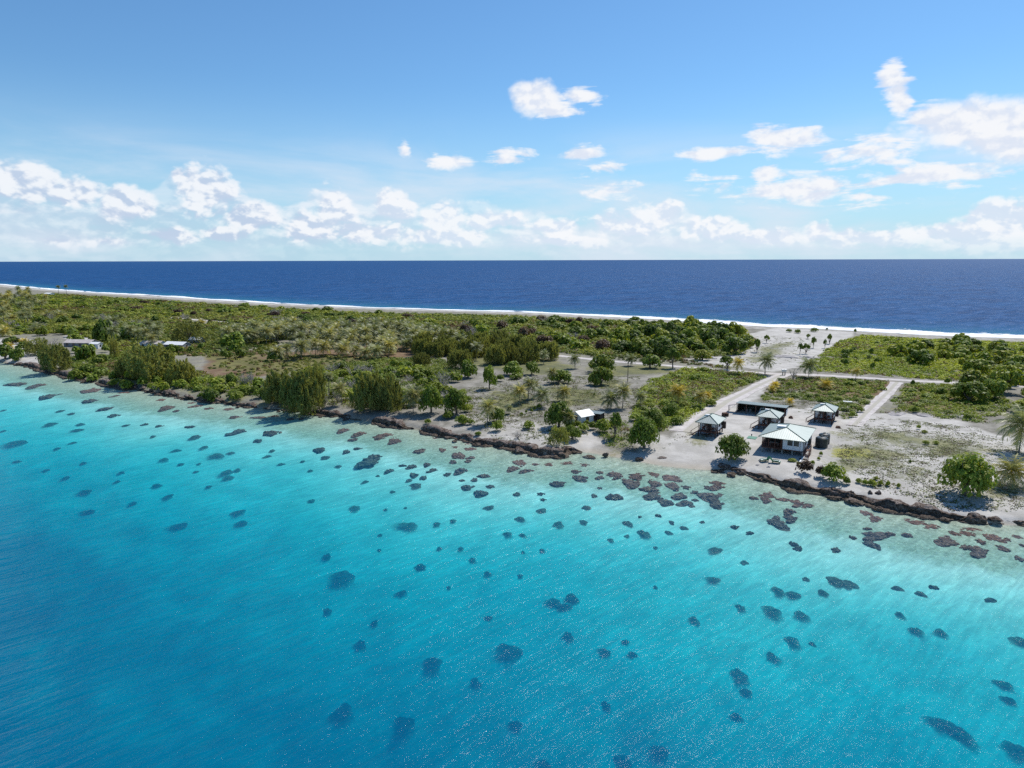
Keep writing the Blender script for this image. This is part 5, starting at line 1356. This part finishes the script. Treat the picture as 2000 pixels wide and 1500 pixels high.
def stairs(parent, x, y, dirx, diry, z0, ztop, wid=1.0, mat='red_wood'):
    s_ = MB(); n = 6; px_, py_ = -diry, dirx
    for k in range(n):
        d = .27 * (k + .5); z = ztop - (ztop - z0) * (k + 1) / n
        cx, cy = x + dirx * d, y + diry * d
        hx = abs(px_) * wid / 2 + abs(dirx) * .14; hy = abs(py_) * wid / 2 + abs(diry) * .14
        s_.box(cx - hx, cx + hx, cy - hy, cy + hy, z - .05, z)
    L_ = .27 * n
    for sg in (-1, 1):
        ox, oy = px_ * wid / 2 * sg, py_ * wid / 2 * sg
        s_.tube((x + ox, y + oy, ztop + .9), (x + dirx * L_ + ox, y + diry * L_ + oy, z0 + .9), .04, n=5)
        s_.tube((x + ox, y + oy, ztop - .08), (x + dirx * L_ + ox, y + diry * L_ + oy, z0 - .02), .07, n=5)
        s_.tube((x + dirx * L_ + ox, y + diry * L_ + oy, z0 - .1), (x + dirx * L_ + ox, y + diry * L_ + oy, z0 + .95), .045, n=5)
    return s_.build('stairs', mat, parent)

def raised_house(label, fl, ang, W_, D_, zf, zw, rise, big):
    """fl: front left eave corner on the ground plan; zf floor height, zw eave height above ground"""
    ca, sa = math.cos(ang), math.sin(ang)
    cx = fl[0] + W_ / 2 * ca - D_ / 2 * sa; cy = fl[1] + W_ / 2 * sa + D_ / 2 * ca
    root = empty('raised_cottage' if not big else 'raised_house', (cx, cy, 1.75), ang); tag(root, label, 'house', 'green roofed houses on stilts')
    hip_roof(root, W_, D_, zw, rise)
    ov = .55 if not big else .65
    x0, x1, y0, y1 = -W_ / 2 + ov, W_ / 2 - ov, -D_ / 2 + ov, D_ / 2 - ov
    fl_ = MB(); fl_.box(x0 - .08, x1 + .08, y0 - .08, y1 + .08, zf - .16, zf); fl_.build('floor_deck', 'red_wood', root)
    nx, ny = (3, 4) if not big else (5, 6)
    for i in range(nx):
        for j in range(ny):
            s_ = MB(); px_ = x0 + .1 + (x1 - x0 - .2) * i / (nx - 1); py_ = y0 + .1 + (y1 - y0 - .2) * j / (ny - 1)
            s_.box(px_ - .11, px_ + .11, py_ - .11, py_ + .11, -.3, zf - .16); s_.build('stilt', 'concrete' if big else 'dark_wood', root)
    zt = zw - .12
    if not big:
        vy = y0 + 1.45
        wl = MB(); wl.box(x0, x1, vy, y1, zf, zt); wo_ = wl.build('wall', 'white_wall', root)
        tr = MB()
        for (xx, yy) in ((x0, vy), (x1, vy), (x1, y1), (x0, y1)): tr.box(xx - .05, xx + .05, yy - .05, yy + .05, zf + .01, zt - .01)
        tr.box(x1 + .001, x1 + .03, vy + .06, y1 - .06, zf - .1, zf + .08)
        tr.build('corner_trim', 'dark_wood', wo_)
        for f in (.30, .72): window_on(wo_, (x1, vy + (y1 - vy) * f, zf + 1.35), 1.15, .95, 'y', 1)
        window_on(wo_, (x0 + 1.35, vy, zf + 1.35), .7, .9, 'x', -1)
        d_ = MB(); xm = (x0 + x1) / 2 + .15; d_.box(xm - .40, xm + .40, vy - .05, vy - .003, zf + .02, zf + 2.05); do = d_.build('door', 'dark_wood', root)
        hd = MB(); hd.tube((xm + .36, vy - .05, zf + 1.0), (xm + .36, vy - .12, zf + 1.0), .03); hd.build('handle', 'metal_grey', do)
        for i in range(5):
            p_ = MB(); xx = x0 + .06 + (x1 - x0 - .12) * i / 4; p_.box(xx - .05, xx + .05, y0 + .01, y0 + .11, zf, zt); p_.build('post', 'red_wood', root)
        ra = MB(); railing(ra, x0 + .9, y0 + .06, x1, y0 + .06, zf); railing(ra, x1 - .03, y0 + .06, x1 - .03, vy, zf); railing(ra, x0 + .03, y0 + .9, x0 + .03, vy, zf); ra.build('railing', 'red_wood', root)
        stairs(root, x0 - .05, y0 + .5, -1, 0, 0, zf, .85)
        st = MB(); st.box(x1 + .1, x1 + .75, y1 - 1.0, y1 - .25, zf - .1, zf + 1.4); st.build('shutter_box', 'dark_wood', root)
        for f in (.25, .75):
            ch = MB(); xx = x0 + (x1 - x0) * f; ch.box(xx - .28, xx + .28, vy - .75, vy - .38, zf + .38, zf + .45); ch.box(xx - .28, xx + .28, vy - .38, vy - .31, zf + .38, zf + .85)
            for qx in (-.25, .25):
                for qy in (-.70, -.42): ch.box(xx + qx - .03, xx + qx + .03, vy + qy - .03, vy + qy + .03, zf + .003, zf + .38)
            ch.build('veranda_bench', 'dark_wood', root)
    else:
        xm = x0 + (x1 - x0) * .50; vy = y0 + 3.4
        wl = MB(); wl.box(xm, x1, y0, y1, zf, zt); wl.box(x0, xm - .003, vy, y1, zf, zt); wo_ = wl.build('wall', 'white_wall', root)
        tr = MB()
        for (xx, yy) in ((xm, y0), (x1, y0), (x1, y1)): tr.box(xx - .05, xx + .05, yy - .05, yy + .05, zf + .01, zt - .01)
        tr.box(x1 - .62, x1 - .57, y0 - .03, y0 - .002, zf + .01, zt - .01)
        tr.build('corner_trim', 'dark_wood', wo_)
        for f in (.36, .66): window_on(wo_, (xm + (x1 - xm) * f, y0, zf + 1.45), .92, .98, 'x', -1)
        for f in (.2, .42, .64, .86): window_on(wo_, (x1, y0 + (y1 - y0) * f, zf + 1.45), 1.2, 1.0, 'y', 1)
        ins = MB(); ins.box(x0 + .05, xm - .06, vy - .05, vy - .004, zf + .02, zt - .02); ins.box(xm - .05, xm - .004, y0 + .1, vy - .06, zf + .02, zt - .02); ins.build('veranda_cladding', 'dark_wood', root)
        window_on(wo_, (x0 + 1.0, vy - .05, zf + 1.4), 1.0, 1.0, 'x', -1)
        for i in range(4):
            p_ = MB(); xx = x0 + .07 + (xm - x0 - .3) * i / 3; p_.box(xx - .06, xx + .06, y0 + .01, y0 + .13, zf, zt); p_.build('post', 'red_wood', root)
        for j in (1, 2):
            p_ = MB(); yy = y0 + (vy - y0) * j / 3; p_.box(x0 + .01, x0 + .13, yy - .06, yy + .06, zf, zt); p_.build('post', 'red_wood', root)
        ra = MB(); railing(ra, x0, y0 + .06, xm, y0 + .06, zf); railing(ra, x0 + .04, y0 + .06, x0 + .04, vy, zf); ra.build('railing', 'red_wood', root)
        tb_ = MB(); tb_.box(x0 + 1.2, x0 + 2.9, y0 + 1.2, y0 + 2.1, zf + .70, zf + .76)
        for qx in (1.3, 2.8):
            for qy in (1.3, 2.0): tb_.box(x0 + qx - .04, x0 + qx + .04, y0 + qy - .04, y0 + qy + .04, zf + .003, zf + .70)
        tb_.build('veranda_table', 'concrete', root)
        lan = MB(); lan.box(x1 + .09, x1 + 1.2, y0 + 1.2, y0 + 2.6, zf - .14, zf - .02); railing(lan, x1 + 1.15, y0 + 1.2, x1 + 1.15, y0 + 2.6, zf - .02); railing(lan, x1 + .1, y0 + 2.58, x1 + 1.15, y0 + 2.58, zf - .02)
        for qy in (1.25, 2.55): lan.box(x1 + 1.07, x1 + 1.17, y0 + qy - .05, y0 + qy + .05, -.3, zf - .14)
        lan.build('landing', 'red_wood', root); stairs(root, x1 + .62, y0 + 1.2, 0, -1, 0, zf - .02, .95)
        bx_ = MB(); bx_.box(x1 + .05, x1 + .55, y1 - 5.2, y1 - 4.4, zf - .1, zf + 1.0); bx_.build('meter_box', 'black_plastic', root)
        d_ = MB(); d_.box(x1 + .003, x1 + .05, y0 + 1.45, y0 + 2.3, zf + .02, zf + 2.05); do = d_.build('door', 'dark_wood', root)
        hd = MB(); hd.tube((x1 + .05, y0 + 1.55, zf + 1), (x1 + .12, y0 + 1.55, zf + 1), .03); hd.build('handle', 'metal_grey', do)
    return root

ANG = math.radians(-31)
raised_house('largest house, pale green hipped roof, dark veranda and white wall facing the lagoon', G(1481, 851.8, 5.0), ANG, 9.1, 12.6, 1.1, 3.25, 1.4, True)
raised_house('left cottage on stilts with dark veranda facing the sandy beach', G(1357.5, 824, 5.0), ANG, 5.0, 7.2, 1.25, 3.25, 1.25, False)
raised_house('middle cottage on stilts between the open shed and the largest house', G(1475.5, 812.5, 5.0), ANG, 5.1, 6.6, 1.2, 3.25, 1.2, False)
raised_house('rear right cottage on stilts at the end of the sand yard', G(1585, 801, 5.0), ANG, 5.1, 7.2, 1.2, 3.25, 1.2, False)

# open shed
p0 = G(1438.5, 786.7, 4.5); root = empty('open_shed', (p0[0], p0[1], 1.78), math.radians(-28)); tag(root, 'long open fronted shed with a flat dark roof behind the cottages', 'shed')
L_, Dp = 11.8, 5.6
r = MB(); fr_, bk_ = 2.75, 2.25
T4 = [(-.1, -.2, fr_), (L_, -.2, fr_ - .15), (L_, Dp, bk_ - .15), (-.1, Dp, bk_)]; B4 = [(p[0], p[1], p[2] - .1) for p in T4]
r.poly(T4); r.poly(B4[::-1])
for k in range(4): r.poly([B4[k], B4[(k + 1) % 4], T4[(k + 1) % 4], T4[k]])
r.build('roof', 'shed_roof', root)
wl = MB(); wl.box(.1, L_ - .2, Dp - .25, Dp - .15, 0, 1.98); wl.box(.1, .2, 1.2, Dp - .26, 0, 2.1); wl.build('wall', 'dark_wood', root)
wl = MB(); wl.box(L_ - .3, L_ - .2, 2.4, Dp - .26, 0, 1.5); wl.build('side_panel', 'white_wall', root)
for i in range(6):
    p_ = MB(); xx = .15 + (L_ - .5) * i / 5; p_.box(xx - .07, xx + .07, .02, .16, -.2, 2.75 - .15 * i / 5 - .13); p_.build('post', 'red_wood', root)
lt = MB(); lt.poly([(-2.1, .6, 1.75), (-.15, .6, 2.25), (-.15, 2.6, 2.35), (-2.1, 2.6, 1.85)]); lt.poly([(-2.1, .6, 1.6), (-2.1, 2.6, 1.7), (-.15, 2.6, 2.2), (-.15, .6, 2.1)]); lt.poly([(-2.1, .6, 1.6), (-.15, .6, 2.1), (-.15, .6, 2.25), (-2.1, .6, 1.75)]); lt.poly([(-2.1, 2.6, 1.7), (-2.1, .6, 1.6), (-2.1, .6, 1.75), (-2.1, 2.6, 1.85)])
lt.build('lean_to_roof', 'tan_roof', root)
for yy in (.75, 2.45):
    p_ = MB(); p_.tube((-2.0, yy, -.2), (-2.0, yy, 1.68), .06); p_.build('post', 'dark_wood', root)
bn = MB(); bn.box(1.2, 4.2, Dp - 1.1, Dp - .35, .8, .88)
for qx in (1.3, 4.1):
    for qy in (1.0, .45): bn.box(qx - .05, qx + .05, Dp - qy - .05, Dp - qy + .05, 0, .8)
bn.build('workbench', 'concrete', root)
def barrel(x, y, z, label, rad=.3, h_=.88, mat='metal_grey', name='barrel', group=None):
    b = MB(); b.lathe([(rad * .96, 0), (rad, .03), (rad, h_ * .33), (rad * 1.04, h_ * .35), (rad, h_ * .37), (rad, h_ * .66), (rad * 1.04, h_ * .68), (rad, h_ * .7), (rad, h_ - .03), (rad * .93, h_)], 16)
    o_ = b.build(name, mat); o_.location = (x, y, z); return tag(o_, label, 'barrel', group)
def shed_pt(x, y): c_, s_ = math.cos(math.radians(-28)), math.sin(math.radians(-28)); return p0[0] + x * c_ - y * s_, p0[1] + x * s_ + y * c_
for i, (q, l) in enumerate([((2.2, 2.6), 'grey barrel inside the open shed, left one'), ((3.0, 2.9), 'grey barrel inside the open shed, right one')]):
    q = shed_pt(*q); barrel(q[0], q[1], 1.78, l)

# pickup parked in the shed mouth
cq = shed_pt(6.4, 1.6); root = empty('pickup_truck', (cq[0], cq[1], 1.8), math.radians(-28)); tag(root, 'white pickup truck parked nose out in the open shed', 'pickup truck')
def profile(mb, pts, x0, x1, inset=0):
    A = [(x0, p[0], p[1]) for p in pts]; B2 = [(x1, p[0], p[1]) for p in pts]; n = len(pts)
    for i in range(n): mb.poly([A[i], A[(i + 1) % n], B2[(i + 1) % n], B2[i]])
    mb.poly(A[::-1]); mb.poly(B2)
b = MB(); profile(b, [(-2.5, .45), (-2.55, .75), (-2.45, 1.0), (-1.35, 1.12), (2.5, 1.12), (2.55, .5)], -.88, .88)
profile(b, [(-1.35, 1.121), (-.75, 1.72), (.6, 1.74), (.85, 1.121)], -.76, .76); bo = b.build('body', 'car_paint', root)
g_ = MB(); g_.poly([(-.66, -1.29, 1.20), (.66, -1.29, 1.20), (.62, -.83, 1.66), (-.62, -.83, 1.66)]); 
for sx_ in (-1, 1): g_.poly([(sx_ * .765, -.95, 1.2), (sx_ * .765, .6, 1.2), (sx_ * .765, .45, 1.64), (sx_ * .765, -.68, 1.64)][::sx_])
g_.build('windows', 'glass', bo)
for sx_ in (-1, 1):
    h_ = MB(); h_.box(sx_ * .66 - .15, sx_ * .66 + .15, -2.58, -2.5, .76, .92); h_.build('headlight', 'glass', root)
    for yy in (-1.6, 1.5):
        wv_ = MB(); wv_.tube((sx_ * .90, yy, .36), (sx_ * .70, yy, .36), .36, n=18); wo2 = wv_.build('wheel', 'rubber', root)
        rm = MB(); rm.tube((sx_ * .915, yy, .36), (sx_ * .901, yy, .36), .2, n=12); rm.build('rim', 'metal_grey', wo2)
gr = MB(); gr.box(-.45, .45, -2.575, -2.5, .74, .94); gr.box(-.86, .86, -2.60, -2.52, .48, .62); gr.build('bumper', 'black_plastic', root)

# water tanks
def tank(px, py, rad, h_, label):
    x, y, z = ground_at(px, py); root = empty('water_tank', (x, y, z)); tag(root, label, 'water tank', 'black water tanks beside the largest house')
    b = MB(); pr = [(rad, 0)]
    for k in range(8): pr += [(rad, h_ * (k + .2) / 8), (rad * 1.02, h_ * (k + .5) / 8), (rad, h_ * (k + .8) / 8)]
    pr += [(rad, h_), (rad * .8, h_ + .18), (rad * .3, h_ + .30)]; b.lathe(pr, 28); b.build('tank_shell', 'black_plastic', root)
    c_ = MB(); c_.lathe([(.28, h_ + .28), (.30, h_ + .40), (.22, h_ + .46)], 14); c_.build('lid', 'black_plastic', root)
    pp = MB(); pp.tube((rad * 1.03, 0, .0), (rad * 1.03, 0, h_ + .3), .05); pp.tube((rad * 1.03, 0, h_ + .3), (rad * .5, 0, h_ + .35), .05); pp.build('pipe', 'metal_grey', root)
tank(1604, 873, 1.2, 1.9, 'black ribbed water tank, nearer of the two beside the largest house')
tank(1609, 866, 1.1, 1.9, 'black water tank, rear of the two beside the largest house')
x, y, z = ground_at(1606, 872); pd = MB(); pd.box(-1.7, 1.7, -1.5, 2.2, -.2, .06); o_ = pd.build('tank_pad', 'concrete'); o_.location = (x, y, z); o_.rotation_euler = (0, 0, ANG); tag(o_, 'low concrete pad under the black water tanks', 'concrete pad')

def gable_house(name, label, px, py, ang, L_, D_, hw, rise, wall, roofm, group=None, doors=1, cat='house'):
    x, y, z = ground_at(px, py); root = empty(name, (x, y, z), ang); tag(root, label, cat, group)
    w_ = MB(); a, b = L_ / 2, D_ / 2; w_.box(-a, a, -b, b, -.2, hw)
    for sx_ in (-1, 1): w_.poly([(sx_ * a, -b, hw), (sx_ * a, b, hw), (sx_ * a, 0, hw + rise)][::sx_])
    wo_ = w_.build('wall', wall, root)
    r = MB(); o2 = .35; s_ = rise / b
    zc = lambda yy: hw + rise - abs(yy) * s_ + .03
    for sg in (-1, 1):
        P4 = [(-a - .3, sg * (b + o2), zc(b + o2)), (a + .3, sg * (b + o2), zc(b + o2)), (a + .3, 0, zc(0)), (-a - .3, 0, zc(0))]
        T4 = [(p[0], p[1], p[2] + .07) for p in P4]; r.poly(P4[::sg]); r.poly(T4[::-sg])
        r.poly([P4[0], P4[1], T4[1], T4[0]]); r.poly([P4[1], P4[2], T4[2], T4[1]]); r.poly([P4[3], P4[0], T4[0], T4[3]])
    r.build('roof', roofm, root)
    for k in range(max(1, int(L_ / 3.2))): window_on(wo_, (-a + L_ * (k + .5) / max(1, int(L_ / 3.2)), -b, hw * .58), 1.0, .9, 'x', -1)
    window_on(wo_, (a, 0, hw * .58), .9, .9, 'y', 1)
    d_ = MB(); d_.box(-a - .04, -a - .003, -.45, .45, .02, 2.0); do = d_.build('door', 'dark_wood', root)
    return root
hb = gable_house('gable_house', 'small white gabled house with bright white roof behind the dark round tree', 1137, 824, math.radians(38), 4.0, 3.6, 1.9, .95, 'white_wall', 'white_roof')
x, y, z = ground_at(1163, 822); root = empty('lean_to_shed', (x, y, z), math.radians(-30)); tag(root, 'dark open lean-to with grey roof right of the small white gabled house', 'shed')
r = MB(); r.box(-1.9, 1.9, -1.4, 1.4, 2.05, 2.15); r.build('roof', 'shed_roof', root)
for sx_ in (-1.7, 1.7):
    for sy_ in (-1.2, 1.2): p_ = MB(); p_.box(sx_ - .06, sx_ + .06, sy_ - .06, sy_ + .06, -.2, 2.05); p_.build('post', 'dark_wood', root)
w_ = MB(); w_.box(-1.7, 1.7, 1.22, 1.3, 0, 2.04); w_.box(.9, 1.6, -1.0, 1.1, 0, 1.7); w_.build('wall', 'dark_wood', root)
gable_house('long_house', 'long low house with tan roof on the far left sand', 160, 676, math.radians(-8), 13, 6, 1.9, 1.1, 'metal_grey', 'tan_roof')
gable_house('small_hut', 'small pale hut right of the long tan roofed house', 189, 680, math.radians(-10), 4, 3, 2.1, .6, 'white_wall', 'white_roof')
gable_house('long_house', 'tan roofed house left of the long white roofs among palms', 300, 678, math.radians(-14), 10, 5, 1.9, 1.0, 'white_wall', 'tan_roof')
gable_house('long_house', 'long house with white roof between palms, left coast village', 347, 680, math.radians(-16), 10, 5, 1.9, 1.0, 'metal_grey', 'white_roof')
gable_house('small_hut', 'small white roofed hut behind the long white roof', 385, 672, math.radians(-12), 6, 4, 2.3, .9, 'metal_grey', 'white_roof')
gable_house('small_hut', 'tiny white hut near the far left beach', 97, 578, math.radians(-20), 9, 6, 2.6, 1.0, 'white_wall', 'white_roof')
gable_house('small_hut', 'small grey hut at the front left of the palm grove', 532, 664, math.radians(-10), 4.5, 3.5, 1.9, .6, 'stone_grey', 'tan_roof')
def slab(name, label, px, py, ang, L_, D_, h_, mat, cat, z_off=0):
    x, y, z = ground_at(px, py); b = MB(); b.box(-L_ / 2, L_ / 2, -D_ / 2, D_ / 2, 0, h_); o_ = b.build(name, mat); o_.location = (x, y, z + z_off); o_.rotation_euler = (0, 0, ang); return tag(o_, label, cat)
slab('concrete_slab', 'white concrete slab beside the large olive casuarina, left coast', 334, 734, math.radians(-25), 5.5, 3.2, .5, 'white_roof', 'slab')
slab('roof_sheet', 'white metal sheet lying in the scrub right of the rear cottage', 1655, 789, math.radians(-20), 2.2, .9, .12, 'white_roof', 'sheet', .6)
slab('well_cover', 'flat green square cover on the sand left of the largest house', 1469, 855, ANG, 1.9, 2.3, .07, 'green_mat', 'cover')
x, y, z = ground_at(1468, 851); barrel(x, y, z + .07, 'small dark pot standing on the green cover', .13, .3, 'black_plastic', 'pot')
# crate stack left of the shed
x, y, z = ground_at(1416, 813); root = empty('crate_stack', (x, y, z), .3); tag(root, 'stack of brown wooden pallets on the sand in front of the shed', 'pallet stack')
for k in range(5):
    m_ = MB()
    for j in range(5): m_.box(-.6, .6, -.6 + j * .26, -.42 + j * .26, .13, .155)
    for j in (-.55, 0, .55): m_.box(j - .05, j + .05, -.6, .62, 0, .128)
    m_.build('pallet', 'dark_wood' if k % 2 else 'rust', root, (0.04 * k, .03 * k, k * .17))

# garden loungers, pots and stone seats on the lagoon terrace
def lounger(px, py, ang, label):
    x, y, z = ground_at(px, py); root = empty('garden_lounger', (x, y, z), ang); tag(root, label, 'lounger', 'green loungers on the terrace')
    f = MB(); f.box(-.95, .55, -.42, .42, .30, .40); f.build('frame', 'green_plastic', root)
    for sx_ in (-.85, .45):
        for sy_ in (-.35, .35): l_ = MB(); l_.box(sx_ - .05, sx_ + .05, sy_ - .05, sy_ + .05, 0, .30); l_.build('leg', 'green_plastic', root)
    for sy_ in (-.46, .40): a_ = MB(); a_.box(-.7, .5, sy_, sy_ + .06, .403, .62); a_.build('armrest', 'green_plastic', root)
    b_ = MB(); b_.poly([(.45, -.4, .42), (.95, -.4, .98), (.95, .4, .98), (.45, .4, .42)]); b_.poly([(.53, -.4, .38), (.53, .4, .38), (1.03, .4, .94), (1.03, -.4, .94)]); b_.poly([(.95, -.4, .98), (1.03, -.4, .94), (1.03, .4, .94), (.95, .4, .98)])
    for s2 in (-.4, .4): b_.poly([(.45, s2, .42), (.53, s2, .38), (1.03, s2, .94), (.95, s2, .98)])
    b_.build('backrest', 'green_plastic', root)
    c_ = MB(); c_.box(-.88, .42, -.34, .34, .403, .50); c_.build('cushion', 'cushion', root)
lounger(1494, 901, math.radians(10), 'green lounger with pale cushion on the terrace, left one')
lounger(1514, 904, math.radians(150), 'green lounger with pale cushion on the terrace, right one')
for q, l in [((1480,907,9,5),'pale grey garden stone left of the green loungers'),((1484,900,7,6),'brown grey garden stone touching the left lounger'),((1501,911,9,6),'pale grey garden stone in front of the loungers'),((1507,905,7,4),'small flat stone between the loungers')]:
    rock(*q, l, rr.choice(HP), 'garden_stone', 'garden stone')
slab('plank_tray', 'dark plank tray beside the largest house steps', 1569, 897, ANG, 1.4, .8, .12, 'dark_wood', 'planks')
slab('garden_kerb', 'thin pale kerb running from the ledge to the water tanks', 1570, 893, math.radians(57), 9.5, .22, .18, 'white_roof', 'kerb')

# poles and roadside boxes
def pole(px, py, h_, label, cross=False):
    x, y, z = ground_at(px, py); root = empty('utility_pole', (x, y, z)); tag(root, label, 'pole', 'dark wooden poles in the clearing')
    b = MB(); b.tube((0, 0, -.3), (0, 0, h_), .13, .09); b.build('shaft', 'dark_wood', root)
    c_ = MB(); c_.box(-.35, .35, -.05, .05, h_ - .35, h_ - .25); c_.build('crossarm', 'dark_wood', root)
pole(1226, 745, 5.4, 'dark utility pole in the clearing beside the bright spreading trees')
pole(1089.5, 781, 5.6, 'dark utility pole beside the short pale palm in the clearing')
for px, py, l in [(1533, 733, 'white box on a post at the track junction, right one'), (1528.5, 733, 'pale box on a post at the track junction, left one')]:
    x, y, z = ground_at(px, py); root = empty('meter_post', (x, y, z), .2); tag(root, l, 'meter post')
    b = MB(); b.box(-.12, .12, -.12, .12, -.2, 1.3); b.build('post', 'concrete', root); b = MB(); b.box(-.38, .38, -.2, .2, 1.3, 1.95); b.poly([(-.45, -.28, 1.951), (.45, -.28, 1.951), (.45, 0, 2.12), (-.45, 0, 2.12)]); b.poly([(.45, .28, 1.951), (-.45, .28, 1.951), (-.45, 0, 2.12), (.45, 0, 2.12)]); b.build('box', 'white_roof', root)
